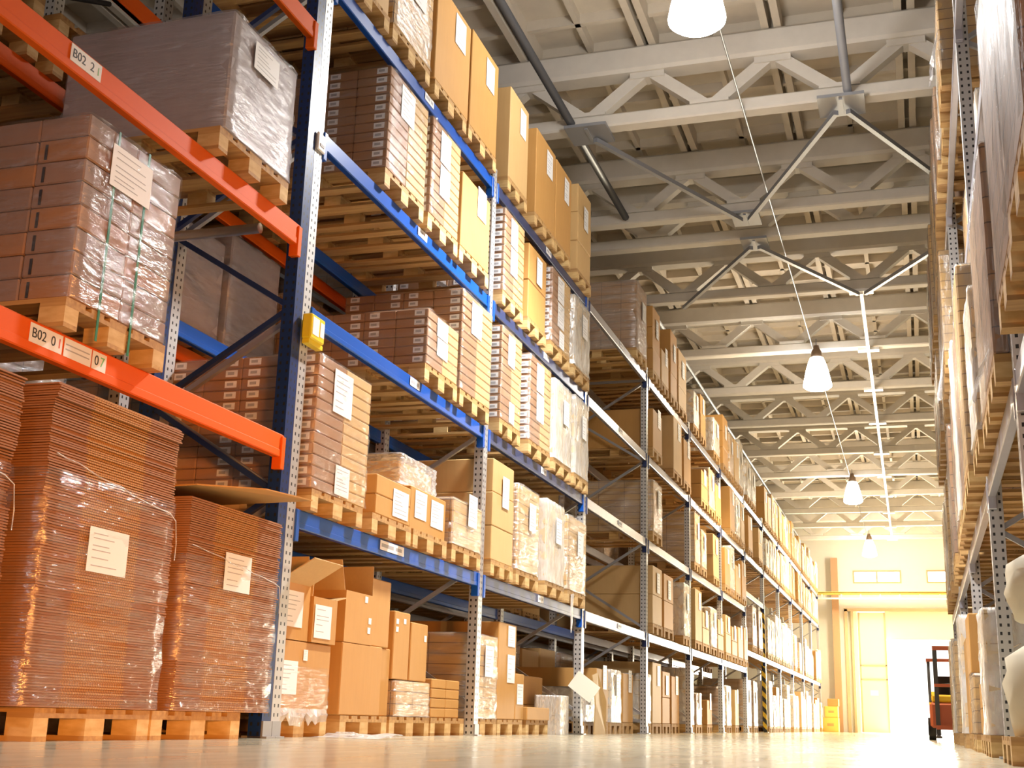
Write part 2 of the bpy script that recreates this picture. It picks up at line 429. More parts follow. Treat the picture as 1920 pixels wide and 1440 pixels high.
# lamps
def lamp_light(x, y, glow, beam_, col):
    li = bpy.data.lights.new('lamp_glow_light', 'POINT'); li.energy = glow; li.color = col; li.shadow_soft_size = 0.28
    o = bpy.data.objects.new('lamp_glow_light', li); COL.objects.link(o); o.location = (x, y, 6.36)
    li = bpy.data.lights.new('lamp_beam', 'SPOT'); li.energy = beam_; li.color = col; li.shadow_soft_size = 0.25; li.spot_size = math.radians(132); li.spot_blend = 0.55
    o = bpy.data.objects.new('lamp_beam', li); COL.objects.link(o); o.location = (x, y, 6.42)
prof = [(0.10, 0.62), (0.13, 0.60), (0.17, 0.50), (0.215, 0.34), (0.255, 0.16), (0.275, 0.05), (0.27, 0.02), (0.22, -0.02), (0.12, -0.045), (0.0, -0.05)]
bell = MB().lathe(prof, 32).mesh('lamp_shade', 'lamp_glow', True)
sock = MB().lathe([(0.0, 0.86), (0.05, 0.86), (0.06, 0.80), (0.10, 0.74), (0.115, 0.62), (0.10, 0.60)], 20).mesh('lamp_socket', 'lamp_metal', True)
rod = MB().tube([(0, 0, 0.85), (0, 0, 1.0)], 0.012).mesh('rod', 'steel_grey')
where = ['at the top edge of the picture before the first truss', 'below the fifth truss, second along the aisle', 'third along the aisle, small in the distance', 'fourth along the aisle just before the end wall']
for k, y in enumerate((10.45, 24.1, 37.4, 49.6)):
    l = thing('pendant_lamp', (-1.70 if k == 0 else -1.63, y, 6.57), 'glowing white bell pendant lamp ' + where[k], 'lamp', 'pendant lamps above the aisle')
    obj('lamp_shade', bell, l); obj('lamp_socket', sock, l); obj('rod', rod, l)
    lamp_light(-1.66, y, (190, 240, 420, 300)[k], (2300, 1700, 2200, 900)[k], (0.98, 0.96, 0.94) if k == 0 else (1, 0.80, 0.54))

# ------------------------------------------------------------------ racks
def post_mesh(h, mat):
    def f():
        mb = MB()
        mb.box(-0.09, 0, -0.055, 0.055, 0, h)
        return mb.mesh('post', mat)
    return cached(('post', h, mat), f)
def frame(x, y, h, mat, bracemat, label, side=-1, depth=1.1, foot=True):
    """upright frame: two posts joined by zigzag braces; x = aisle face"""
    t = thing('upright_frame', (x, y, 0), label, 'rack frame', 'upright frames of the pallet racks')
    obj('post', post_mesh(h, mat), t, (0 if side < 0 else 0.09, 0, 0)); obj('post', post_mesh(h, mat), t, (side * depth - (0 if side > 0 else -0.09), 0, 0))
    ins = 0.05; z = 0.25; k = 0; a = side * 0.05; b = side * (depth - 0.05)
    bm_ = cached(('br', side, depth, bracemat), lambda: MB().bar((a, 0, 0), (b, 0, 0.62), 0.035, 0.035, (0, 1, 0)).mesh('brace', bracemat))
    bm2 = cached(('br2', side, depth, bracemat), lambda: MB().bar((b, 0, 0), (a, 0, 0.62), 0.035, 0.035, (0, 1, 0)).mesh('brace', bracemat))
    bh = cached(('brh', side, depth, bracemat), lambda: MB().bar((a, 0, 0), (b, 0, 0), 0.035, 0.035, (0, 1, 0)).mesh('brace', bracemat))
    obj('brace', bh, t, (0, 0, 0.18))
    while z < h - 0.7:
        obj('brace', bm_ if k % 2 == 0 else bm2, t, (0, 0, z)); z += 0.62; k += 1
    obj('brace', bh, t, (0, 0, z + 0.03))
    if foot:
        fp = cached('foot', lambda: MB().box(-0.13, 0.04, -0.055, 0.055, 0, 0.012).box(-0.005, 0.012, -0.055, 0.055, 0.012, 0.1).mesh('foot_plate', 'brace_grey'))
        obj('foot_plate', fp, t, (0 if side < 0 else 0.09, 0, 0)); obj('foot_plate', fp, t, (side * depth + (0.09 if side < 0 else 0), 0, 0))
    return t
def beam(x, y0, y1, z, mat, label, h=0.12, side=-1, plates=(), conn=True, cm=None):
    """one box beam along the aisle; x = aisle face"""
    t = thing('rack_beam', (x, y0, z), label, 'rack beam', 'beams of the pallet racks')
    L = y1 - y0
    xa, xb = (-0.05, 0.0) if side < 0 else (0.0, 0.05)
    key = ('beam', round(L, 2), h, mat, side)
    obj('beam', cached(key, lambda: MB().bevbox(xa, xb, 0, L, -h / 2, h / 2, 0.008).bevbox(xa - (0.004 if side > 0 else 0), xb + (0.004 if side < 0 else 0), 0, L, -h / 2, -h / 6, 0.006).mesh('beam', mat)), t)
    if conn:
        o_ = 0.012 * -side
        cmesh = cached(('conn', cm or mat, side), lambda: MB().bevbox(xa - 0.005, xb + 0.012 * (1 if side < 0 else 0), 0, 0.05, -0.15, 0.058, 0.004).mesh('end_connector', cm or mat))
        obj('end_connector', cmesh, t, (0, 0, 0)); obj('end_connector', cmesh, t, (0, L - 0.05, 0))
    for (ya, yb, hh) in plates:
        xs = 0.006 if side < 0 else -0.006
        pl = cached(('plate', round(yb - ya, 2), hh), lambda: MB().box(-0.002, 0.002, 0, yb - ya, -hh / 2, hh / 2).mesh('label_plate', 'paper'))
        p = obj('label_plate', pl, t, (xs, ya - y0, 0.012)); p['label'] = 'white location label on the beam'
        if hh < 0.08:
            pr_ = cached(('print', round(yb - ya, 2)), lambda: MB().box(0, 0.001, 0.02, (yb - ya) * 0.55, -0.012, 0.014).box(0, 0.001, (yb - ya) * 0.65, (yb - ya) * 0.9, -0.012, 0.014).mesh('print', 'print_grey'))
            obj('print', pr_, p, (0.002, 0, 0))
    return t

XF = -3.775
def UY(i): return 7.05 + 3.7 * i
LV = {1: 1.364, 2: 2.733, 3: 4.021, 4: 5.258}
LO = {1: 1.78, 2: 3.21, 3: 4.74}
TV = {1: 1.78, 2: 3.13, 3: 4.021, 4: 5.258}
frame(XF, 6.935, 6.3, 'perf_blue', 'navy_paint', 'blue upright frame with orange beam brackets, at the end of the orange bay')
frame(XF, 3.35, 6.3, 'perf_blue', 'navy_paint', 'blue upright frame at the start of the orange bay, behind the cut-off sheet stack')
bayname = ['orange bay', 'first blue bay', 'second blue bay', 'third rack bay', 'fourth rack bay', 'fifth rack bay', 'sixth rack bay', 'seventh rack bay', 'eighth rack bay', 'ninth rack bay', 'tenth rack bay', 'eleventh rack bay', 'twelfth rack bay']
lname = {0: 'on the floor', 1: 'lowest beams', 2: 'second beams', 3: 'third beams', 4: 'top beams'}
for i in range(0, 13):
    nm = 'galvanised perforated upright frame beside the blue one, with yellow label holder' if i == 0 else 'grey upright frame between the %s and the %s' % (bayname[i], bayname[i + 1] if i < 12 else 'end of the rack')
    fr = frame(XF, UY(i), 5.45 if i else 6.2, 'perf_galv', 'brace_grey', nm)
    if i == 7:
        g = MB().box(0.0, 0.012, -0.06, 0.06, 0, 3.2).box(-0.09, 0.0, -0.062, -0.055, 0, 3.2).build('hazard_guard', 'hazard', fr)
        g['label'] = 'yellow and black striped guard strip'
# beams of the orange bay
b1 = beam(XF, 3.405, 6.89, LO[1], 'orange_paint', 'orange rack beam with three white location labels above the sheet stacks', 0.15)
b2 = beam(XF, 3.405, 6.89, LO[2], 'orange_paint', 'upper orange rack beam with one white location label in front of the grey wrapped load', 0.15)
b3 = beam(XF, 3.405, 6.89, LO[3], 'orange_paint', 'orange rack beam end at the top edge above the grey wrapped load', 0.15)
for (bb, ya, yb, dz) in ((b1, 4.44, 4.67, 0.012), (b1, 4.685, 4.89, 0.012), (b1, 4.90, 5.01, 0.012), (b2, 4.46, 4.70, 0.015)):
    p = MB().box(0, 0.003, 0, yb - ya, -0.045, 0.045).build('label_plate', 'paper', bb, (0.003, ya - 3.405, dz)); p['label'] = 'white location label on the orange beam'
    if bb is b1 and ya == 4.44:
        text('lettering', 'B02', 0.066, 'print_black', p, (0.0035, 0.012, 0)); text('lettering', '0', 0.066, 'print_black', p, (0.0035, 0.147, 0)); text('lettering', '1', 0.066, 'print_red', p, (0.0035, 0.192, 0))
    elif ya == 4.90:
        text('lettering', '0', 0.07, 'print_black', p, (0.0035, 0.015, 0)); text('lettering', '7', 0.07, 'print_green', p, (0.0035, 0.06, 0))
    elif bb is b2:
        text('lettering', 'B02', 0.066, 'print_black', p, (0.0035, 0.012, 0)); text('lettering', '2', 0.066, 'print_black', p, (0.0035, 0.15, 0)); text('lettering', '1', 0.06, 'print_green', p, (0.0035, 0.20, 0))
    else:
        MB().box(0, 0.001, 0.01, 0.19, -0.012, -0.006).box(0, 0.001, 0.01, 0.19, 0.012, 0.018).build('print', 'print_grey', p, (0.0032, 0, 0))
XR = XF - 1.1
for k in (1, 2, 3):
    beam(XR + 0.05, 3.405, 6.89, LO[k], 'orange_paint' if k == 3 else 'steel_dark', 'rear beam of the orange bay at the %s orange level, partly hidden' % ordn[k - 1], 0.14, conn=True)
o = MB().tube([(XF - 0.05, 6.45, 3.10), (XR + 0.02, 6.45, 3.10)], 0.035).build('support_bar', 'galvanised', None, None, True)
tag(o, 'round grey cross bar under the upper orange beam, between its front and rear', 'support bar')
# beams of the other bays
for i in range(0, 12):
    levels = LV if i < 6 else TV
    for l, z in levels.items():
        if i >= 7 and l == 2: continue
        mat = 'blue_paint' if i < 1 else 'blue_glare' if i < 2 else 'galv_glare_beam'  # blue beams turn greyer with distance: reflected light painted into the colour
        y0, y1 = UY(i) + 0.055, UY(i + 1) - 0.055
        pl = []
        if i < 3: pl = [(y0 + 1.75, y0 + 1.95, 0.07)]
        if i == 0 and l == 1: pl = [(y0 + 1.35, y0 + 1.8, 0.07)]
        where_ = lname[l].replace('beams', 'beam')
        beam(XF, y0, y1, z, mat, '%s rack beam, %s of the %s' % ('blue' if i < 2 else 'glare-coloured blue', where_, bayname[i + 1]), 0.125, plates=pl, cm='navy_paint' if i >= 2 else 'blue_paint')
        if i < 6:
            beam(XR + 0.05, y0, y1, z, 'blue_paint' if i < 3 else 'galv_glare_beam', '%s rear rack beam, %s of the %s' % ('blue' if i < 3 else 'grey', where_, bayname[i + 1]), 0.125, conn=False)
# label holder on the first post and white bracket
t = thing('label_holder', (XF + 0.016, 7.07, 2.53), 'bright yellow holder with white labels clipped on the perforated post', 'label holder')
MB().bevbox(0, 0.07, -0.10, 0.10, 0.0, 0.17, 0.008).build('body', 'yellow_plastic', t)
MB().box(0.07, 0.073, -0.08, 0.01, 0.03, 0.15).build('label_sheet', 'paper', t); MB().box(0.07, 0.073, 0.03, 0.085, 0.04, 0.14).build('label_sheet', 'paper', t)
MB().box(0.0, 0.05, -0.08, 0.12, -0.03, 0.0).build('clip', 'yellow_plastic', t)
t = thing('post_tag', (XF + 0.003, 7.05, 3.90), 'white plate on the perforated post beside the third blue beam', 'plate')
MB().bevbox(0, 0.02, -0.055, 0.055, 0, 0.13, 0.006).build('plate', 'paper', t); MB().box(0.02, 0.024, -0.03, 0.03, 0.03, 0.05).build('print', 'print_grey', t)

# ------------------------------------------------------------------ pallets
def pal_parts(W, D):
    def f():
        P = []
        def add(n, mat, *bx): P.append((n, MB().box(*bx).mesh(n, mat)))
        zt = 0.144
        n = 5
        for k in range(n):
            w = 0.145 if k in (0, 2, 4) else 0.10
            c = -W / 2 + 0.0725 + (W - 0.145) * k / (n - 1)
            add('deck_board', 'wood', -D, 0, c - w / 2, c + w / 2, zt - 0.022, zt)
        for xk in (-0.0725, -D / 2, -D + 0.0725): add('stringer', 'wood', xk - 0.0725, xk + 0.0725, -W / 2, W / 2, zt - 0.044, zt - 0.022)
        for xk in (-0.0725, -D / 2, -D + 0.0725):
            for c, w in ((-W / 2 + 0.05, 0.10), (0, 0.145), (W / 2 - 0.05, 0.10)): add('block', 'wood_block', xk - 0.0725, xk + 0.0725, c - w / 2, c + w / 2, 0.022, zt - 0.044)
        for c, w in ((-W / 2 + 0.05, 0.10), (0, 0.145), (W / 2 - 0.05, 0.10)): add('runner', 'wood', -D, 0, c - w / 2, c + w / 2, 0, 0.022)
        return P
    return cached(('pal', W, D), f)
def pal_single(W, D):
    def f():
        mb = MB()
        for n, me in pal_parts(W, D):
            co = [v.co for v in me.vertices]; i = len(mb.v)
            mb.v += [tuple(c) for c in co]; mb.f += [tuple(i + k for k in p.vertices) for p in me.polygons]
        return mb.mesh('wooden_pallet', 'wood')
    return cached(('pal1', W, D), f)
def pallet(x, y, z, label, near=True, W=0.8, D=1.2, side=-1):
    rot = None if side < 0 else (0, 0, PI)
    if near:
        t = thing('wooden_pallet', (x, y, z), label, 'pallet', 'wooden pallets', rot)
        for n, me in pal_parts(W, D): obj(n, me, t)
    else:
        t = obj('wooden_pallet', pal_single(W, D), None, (x, y, z), rot=rot); tag(t, label, 'pallet', 'wooden pallets')
    return t

# ------------------------------------------------------------------ loads (origin: bottom centre of the aisle face, goods reach to -D in x)
def film_mesh(v):
    def f():
        r = random.Random(100 + v); n = 10; mb = MB()
        H = [[r.uniform(-1, 1) for _ in range(64)] for _ in range(14)]
        def dis(a, k): return 0.010 * H[k % 14][int(a) % 64] + 0.006 * r.uniform(-1, 1)
        ring = []
        for s_ in range(4):
            for j in range(n):
                t = j / n
                ring.append([(t - 0.5, -0.5), (0.5, t - 0.5), (0.5 - t, 0.5), (-0.5, 0.5 - t)][s_])
        L = len(ring); Z = 14
        for k in range(Z + 1):
            for a, (x, y) in enumerate(ring):
                e = 1.012 + dis(a, k) + (0.014 if k == 0 else 0)
                corner = abs(abs(x) - 0.5) < 1e-6 and abs(abs(y) - 0.5) < 1e-6
                if corner: e -= 0.012
                mb.v.append((x * e - 0.5, y * e, min(1.006, k / Z * 1.004)))
        for k in range(Z):
            for a in range(L): mb.f.append((k * L + a, k * L + (a + 1) % L, (k + 1) * L + (a + 1) % L, (k + 1) * L + a))
        mb.f.append(tuple(Z * L + a for a in range(L)))
        return mb
    return cached(('filmmb', v), f)
def add_film(t, D, W, H, mat, v=0, z=0):
    me = cached(('film', v, mat), lambda: film_mesh(v).mesh('stretch_wrap', mat, True))
    return obj('stretch_wrap', me, t, (0, 0, z), (D, W, H))
def sheet(t, y0, y1, z0, z1, x=0.006, mat='paper', tilt=0):
    me = cached(('sheet', round(y1 - y0, 2), round(z1 - z0, 2), mat), lambda: MB().box(-0.001, 0.001, 0, y1 - y0, 0, z1 - z0).mesh('paper_sheet', mat))
    o = obj('paper_sheet', me, t, (x, y0, z0), rot=(tilt, 0, 0)); o['label'] = 'white paper sheet'
    pr_ = cached(('sprint', round(y1 - y0, 2), round(z1 - z0, 2)), lambda: sprint(y1 - y0, z1 - z0))
    obj('print', pr_, o, (0.0012, 0, 0)); return o
def sprint(w, h):
    mb = MB(); r = random.Random(int(w * 100)); z = h * 0.85
    while z > h * 0.12:
        mb.box(0, 0.0004, w * 0.1, w * r.uniform(0.45, 0.9), z, z + h * 0.022); z -= h * r.uniform(0.09, 0.2)
    return mb.mesh('print', 'print_grey')
def carton_body(D, W, H, mat): return cached(('carton', round(D, 2), round(W, 2), round(H, 2), mat), lambda: MB().bevbox(-D, 0, -W / 2, W / 2, 0, H, 0.007).mesh('carton_body', mat))

def load(kind, x, y, z, W, H, label, D=1.16, near=True, sheets=True, seed=0, side=-1, grp=None):
    r = random.Random(seed * 31 + 5)
    rot = None if side < 0 else (0, 0, PI)
    if kind == 'kraft':
        t = thing('cardboard_carton', (x, y, z), label, 'carton', grp or 'cartons on the racks', rot)
        obj('carton_body', carton_body(D, W, H, ('kraft_gold', 'kraft_gold', 'kraft_pale')[seed % 3]), t)
        if near:
            MB().box(-D * 0.5 - 0.03, -D * 0.5 + 0.03, -W / 2 - 0.002, -W / 2 + 0.002, 0.0, H).build('tape', 'tape', t)
        if sheets: sheet(t, W * 0.02, W * 0.33, H * 0.62, H * 0.62 + 0.3)
    elif kind == 'two':      # two tiers of cartons
        t = thing('carton_stack', (x, y, z), label, 'carton stack', grp or 'carton stacks on the racks', rot)
        n = 2 if H < 0.9 else 3
        for k in range(n):
            h = H / n
            obj('carton', carton_body(D, W - 0.02 * r.random(), h - 0.004, ('kraft_gold', 'kraft_pale')[seed % 2]), t, (-0.01 * r.random(), 0, k * h))
        if sheets: sheet(t, -W * 0.1, W * 0.2, H * 0.55, H * 0.55 + 0.3)
    elif kind == 'case':     # many small cartons with printed labels on their ends
        t = thing('carton_stack', (x, y, z), label, 'carton stack', grp or 'carton stacks on the racks', rot)
        nx, ny = 4, 2; nz = max(3, round(H / (0.078 if near else 0.13))); dx, dy, dz = D / nx, W / ny, H / nz
        cm_ = carton_body(dx - 0.003, dy - 0.003, dz - 0.003, 'kraft_brown')
        cp = carton_body(dx - 0.003, dy - 0.003, dz - 0.003, 'kraft_pale')
        lm = cached(('caselab', round(dz, 3)), lambda: MB().box(-0.045, 0.045, -0.001, 0.001, -dz * 0.3, dz * 0.3).mesh('case_label', 'paper'))
        lp = cached(('caseprint', round(dz, 3)), lambda: MB().box(-0.03, 0.02, -0.0005, 0.0005, -dz * 0.12, dz * 0.14).mesh('print', 'print_grey'))
        if near:
            for a in range(nx):
                for c in range(ny):
                    for k in range(nz):
                        if c == 1 and a > 0 and k < nz - 1: continue
                        q = obj('carton', cp if a == 0 and c == 1 else cm_, t, (-a * dx, -W / 2 + dy * (c + 0.5), k * dz))
                        if c == 0:
                            w = obj('case_label', lm, q, (-0.075 if a % 2 == 0 else -dx + 0.1, -dy / 2 - 0.001, dz * 0.5))
                            obj('print', lp, w, (0, -0.0012, 0))
        else:
            obj('goods', cached(('goods', round(W, 2), round(H, 2), 'goods_kraft'), lambda: MB().box(-D, 0, -W / 2, W / 2, 0, H).mesh('goods', 'goods_kraft')), t)
            for a in range(1):
                for k in range(nz): obj('case_label', lm, t, (-0.07 - a * dx, -W / 2 - 0.001, (k + 0.5) * dz))
        if sheets:
            sheet(t, -W * 0.22, W * 0.12, H * 0.62, H * 0.95)
            if seed % 2: sheet(t, -W * 0.20, W * 0.14, H * 0.28, H * 0.60)
            if seed % 5 == 0: sheet(t, -W * 0.10, W * 0.16, H * 0.02, H * 0.24)
        add_film(t, D, W, H, 'film_clear', seed % 4)
    else:                    # wrap / wrapw / grey: film-wrapped goods
        t = thing('wrapped_load', (x, y, z), label, 'wrapped load', grp or 'film-wrapped loads on the racks', rot)
        gm = {'wrap': 'goods_kraft', 'wrapw': 'goods_pale', 'grey': 'carton_grey', 'brown': 'goods_brown'}[kind]
        obj('goods', cached(('goods', round(W, 2), round(H, 2), gm), lambda: MB().bevbox(-D, 0, -W / 2, W / 2, 0, H, 0.012).mesh('goods', gm)), t)
        add_film(t, D, W, H, {'wrap': 'film_mid' if side < 0 else 'film_streak', 'wrapw': 'film_white', 'grey': 'film_grey', 'brown': 'film_mid' if side < 0 else 'film_streak'}[kind], seed % 4)
        if sheets: sheet(t, -W * 0.05, W * 0.25, H * 0.5, H * 0.5 + 0.28, 0.02)
    return t

desc = {'kraft': 'plain kraft carton', 'two': 'stacked kraft cartons', 'case': 'stack of small labelled cartons', 'wrap': 'film-wrapped tan load', 'wrapw': 'white film-wrapped load', 'grey': 'grey film-wrapped load', 'brown': 'brown film-wrapped load'}
def row(i, l, items, xface=-3.72, beamh=0.125, near=True, z=None):
    """loads along one level of one bay, in order away from the camera"""
    zb = 0.0 if l == 0 else (z if z else LV[l]) + beamh / 2
    for k, (y0, y1, zt, kind) in enumerate(items):
        yc = (y0 + y1) / 2; W = y1 - y0
        pos = '%s %s, %s' % (ordn[k], 'along the floor' if l == 0 else 'along the ' + lname[l], bayname[i])
        pallet(xface, yc, zb, 'wooden pallet under the load %s' % pos, near, W=round(min(0.8, W), 2))
        load(kind, xface, yc, zb + 0.146, W - 0.03, zt - zb - 0.146, '%s, %s' % (desc[kind], pos), near=near, seed=i * 7 + l * 3 + k)

# first blue bay
row(1, 4, [(7.15, 7.95, 6.25, 'two'), (8.0, 8.84, 6.30, 'wrap'), (8.90, 9.78, 6.42, 'kraft'), (9.80, 10.60, 6.46, 'kraft')])
row(1, 3, [(8.02, 8.85, 5.10, 'case'), (8.93, 9.65, 5.12, 'case'), (9.70, 10.50, 4.95, 'kraft')])
row(1, 2, [(9.03, 9.79, 3.42, 'case'), (9.83, 10.68, 3.87, 'case')])
row(1, 1, [(7.16, 8.05, 2.49, 'case')])
# second blue bay
row(2, 4, [(10.98, 11.64, 6.48, 'kraft'), (11.92, 12.70, 6.47, 'kraft'), (12.72, 13.40, 6.46, 'kraft'), (13.72, 14.40, 6.60, 'two')])
row(2, 3, [(10.93, 11.61, 5.11, 'case'), (11.77, 12.46, 5.06, 'two'), (12.65, 13.45, 5.11, 'case'), (13.61, 14.38, 5.10, 'wrapw')])
row(2, 2, [(10.96, 11.63, 3.88, 'case'), (11.91, 12.72, 3.87, 'case'), (12.84, 13.59, 3.85, 'wrapw'), (13.71, 14.38, 3.88, 'wrapw')])
row(2, 1, [(10.85, 11.52, 2.53, 'two'), (11.62, 12.38, 2.43, 'wrap'), (12.62, 13.38, 2.45, 'wrapw'), (13.50, 14.35, 2.42, 'wrap')])
# third rack bay: mostly empty
row(3, 4, [(17.1, 17.85, 6.52, 'brown')])
row(3, 1, [(14.65, 15.35, 1.66 + 0.2, 'kraft')], near=False) if False else None
# fourth bay and on
r = random.Random(11)
for i in range(4, 7):
    for l in (1, 2, 3, 4):
        y = UY(i - 1) + 0.15; items = []
        while y < UY(i) - 0.70:
            w = min(r.choice((0.62, 0.74, 0.8)), UY(i) - 0.09 - y)
            if r.random() > 0.10: items.append((y, y + w, LV[l] + 0.2 + r.uniform(0.55, 0.92 if l < 4 else 1.15), r.choice(('kraft', 'kraft', 'two', 'two', 'wrap', 'wrapw'))))
            y += w + r.uniform(0.06, 0.2)
        row(i, l, items, near=False)
for i in range(8, 13):
    for l in (0, 1, 3, 4):
        y = UY(i - 1) + 0.15; items = []
        while y < UY(i) - 0.70:
            w = min(r.choice((0.7, 0.8)), UY(i) - 0.09 - y)
            if r.random() > 0.12: items.append((y, y + w, (TV[l] if l else 0) + 0.2 + r.uniform(0.7, 1.15 if l != 3 else 0.95), r.choice(('wrapw', 'wrapw', 'wrap', 'kraft')) if l < 2 else r.choice(('kraft', 'two', 'wrap', 'wrapw'))))
            y += w + r.uniform(0.06, 0.2)
        row(i, l, items, near=False, z=TV.get(l))
row(7, 4, [(29.5, 30.3, 6.35, 'wrapw'), (30.4, 31.2, 6.3, 'wrapw')], near=False)
row(7, 3, [(29.6, 30.4, 5.0, 'kraft'), (31.6, 32.4, 5.0, 'two')], near=False)

# lowest beams of the first blue bay: odd cartons
zb = LV[1] + 0.0625
for k, (a, b) in enumerate(((8.21, 8.88), (8.93, 9.73), (9.81, 10.57))):
    pallet(-3.72, (a + b) / 2, zb, 'wooden pallet under the load %s along the lowest beams, first blue bay' % ordn[k + 1], W=0.74)
zp = zb + 0.146
t = thing('carton_stack', (-3.72, 8.545, zp), 'low pair of wide kraft boxes with white label, beside the tall labelled stack', 'carton stack')
for k in range(2): obj('carton', carton_body(1.1, 0.66, 0.145, 'kraft_gold'), t, (0, 0, k * 0.148))
sheet(t, -0.02, 0.28, 0.03, 0.24, 0.004)
t = thing('cardboard_carton', (-3.75, 9.33, zp), 'kraft carton with two paper sheets under the film-draped carton, on the lowest blue beam', 'carton')
obj('carton_body', carton_body(1.1, 0.78, 0.34, 'kraft_gold'), t); sheet(t, -0.3, -0.05, 0.1, 0.32, 0.004); sheet(t, 0.05, 0.33, 0.08, 0.3, 0.004)
t2 = thing('draped_carton', (-3.86, 9.28, zp + 0.342), 'carton under crumpled clear film on the kraft carton, on the lowest blue beam', 'carton')
obj('carton_body', carton_body(1.0, 0.72, 0.2, 'kraft_gold'), t2)
f_ = add_film(t2, 1.06, 0.8, 0.25, 'film_loose', 1); f_.location = (0.03, 0, 0.002)
load('wrap', -3.72, 10.19, zp, 0.74, 0.40, 'low film-wrapped load beside the grey post, on the lowest blue beam of the first bay', seed=3)
# trailing film strip of the last load in the second blue bay
o = MB().poly([(0, 0, 0), (0, 0.10, 0.02), (0, 0.07, -0.12), (0, 0.055, -0.30), (0, 0.02, -0.42), (0, 0.01, -0.27)], 0.012, (1, 0, 0)).build('film_tail', 'film_white', None, (-3.70, 13.6, 1.52))
tag(o, 'torn strip of white film hanging below the lowest beam of the second blue bay', 'plastic film')

# ------------------------------------------------------------------ floor level, first blue bay
XB = -3.86
def flap_carton(x, y, z, W, D, H, label, mat='kraft_gold', flaps=((1, 40), (-1, 60)), front=35):
    """open carton: body plus hinged flaps; flaps given as (side, degrees above level)"""
    t = thing('open_carton', (x, y, z), label, 'carton', 'open cartons on the rack floor')
    h = 0.008; mb = MB()
    mb.box(-D, 0, -W / 2, W / 2, 0, h).box(-h, 0, -W / 2, W / 2, h, H).box(-D, -D + h, -W / 2, W / 2, h, H).box(-D + h, -h, -W / 2, -W / 2 + h, h, H).box(-D + h, -h, W / 2 - h, W / 2, h, H)
    mb.build('carton_body', mat, t)
    for s_, a in flaps:
        L = W * 0.46; a = math.radians(a)
        MB().box(-D + 0.01, -0.01, 0, L, 0, 0.006).build('flap', 'kraft_pale', t, (0, s_ * W / 2, H)).rotation_euler = (a if s_ > 0 else PI - a, 0, 0)
    if front is not None:
        a = math.radians(front)
        MB().box(0, D * 0.3, -W / 2 + 0.01, W / 2 - 0.01, 0, 0.006).build('flap', 'kraft_pale', t, (0, 0, H)).rotation_euler = (0, -a, 0)
    return t
pallet(XB, 7.53, 0, 'wooden pallet with torn film on the floor beside the perforated post')
t = load('kraft', XB, 7.54, 0.146, 0.78, 0.46, 'kraft carton wrapped in film at its foot, on the floor pallet beside the perforated post', D=1.05, seed=0, sheets=False)
sheet(t, -0.38, -0.09, 0.12, 0.33, 0.004); sheet(t, -0.02, 0.04, 0.34, 0.41, 0.004)
add_film(t, 1.05, 0.78, 0.30, 'film_clear', 2)
t = flap_carton(XB, 7.345, 0.61, 0.44, 0.9, 0.36, 'open kraft carton with raised flaps and white sheet, upper box beside the perforated post', flaps=((1, 100), (-1, 92)), front=30)
sheet(t, -0.17, 0.12, 0.08, 0.31, 0.004)
t = flap_carton(XB + 0.02, 7.765, 0.61, 0.36, 0.7, 0.30, 'open kraft carton with level flap and white sheet, above the film-footed carton', flaps=((1, 12), (-1, 95)), front=None)
sheet(t, -0.16, 0.09, 0.03, 0.25, 0.004)
pallet(XB, 8.55, 0, 'wooden pallet under the tall kraft cartons in the middle of the first blue bay floor', W=0.82)
pallet(XB, 9.42, 0, 'wooden pallet under the low film-wrapped carton on the first blue bay floor', W=0.82)
t = load('kraft', XB, 8.46, 0.146, 0.70, 0.50, 'large bulging kraft carton on the floor below the carton with white stickers', D=1.05, seed=0, sheets=False)
t = flap_carton(XB, 8.36, 0.648, 0.48, 0.8, 0.36, 'kraft carton with white stickers standing on the large bulging carton', flaps=((1, 92), (-1, 70)), front=None)
for (yy, zz) in ((0.16, 0.15), (0.15, 0.08), (0.08, 0.30)): MB().box(0, 0.002, 0, 0.05, 0, 0.045).build('sticker', 'paper', t, (0.001, yy, zz))
load('kraft', XB - 0.02, 8.78, 0.6485, 0.36, 0.50, 'tall upright kraft carton, highest on the first blue bay floor', D=0.5, seed=0, sheets=False)
pillow = load('kraft', XB - 0.03, 8.94, 0.146, 0.18, 0.50, 'narrow kraft carton supporting the tall upright one, first blue bay floor', D=0.8, seed=0, sheets=False)
t = load('wrap', XB, 9.46, 0.146, 0.72, 0.27, 'low carton in clear film with bright edges, on the first blue bay floor', D=1.05, seed=2, sheets=False)
t = load('kraft', XB - 0.02, 9.22, 0.425, 0.32, 0.52, 'tall kraft carton with three stickers, standing on the film-wrapped low carton', D=0.6, seed=0, sheets=False)
for (yy, zz) in ((-0.13, 0.42), (-0.13, 0.36), (0.02, 0.43)): MB().box(0, 0.002, 0, 0.05, 0, 0.04).build('sticker', 'paper', t, (0.001, yy, zz))
t = load('kraft', XB - 0.02, 9.59, 0.425, 0.36, 0.46, 'kraft carton with one sticker, next to the tall stickered one on the low carton', D=0.6, seed=0, sheets=False)
MB().box(0, 0.002, 0, 0.05, 0, 0.05).build('sticker', 'paper', t, (0.001, 0.1, 0.32))
pallet(XB, 10.27, 0, 'wooden pallet under the small gold boxes beside the grey post')
for k in range(4):
    for c in range(2):
        o = obj('small_box', carton_body(0.5, 0.33, 0.076, 'kraft_gold'), None, (XB - 0.01, 10.05 + c * 0.335, 0.146 + k * 0.079))
        tag(o, 'small gold carton, %s box up in the %s column beside the grey post' % (ordn[k], ('first', 'second')[c]), 'carton', 'small gold boxes stacked beside the post')
o = MB()
rr = random.Random(3)
t = thing('plastic_scrap', (XB + 0.29, 8.0, 0.0), 'flat pale scrap of film lying on the floor in front of the pallets', 'plastic film')
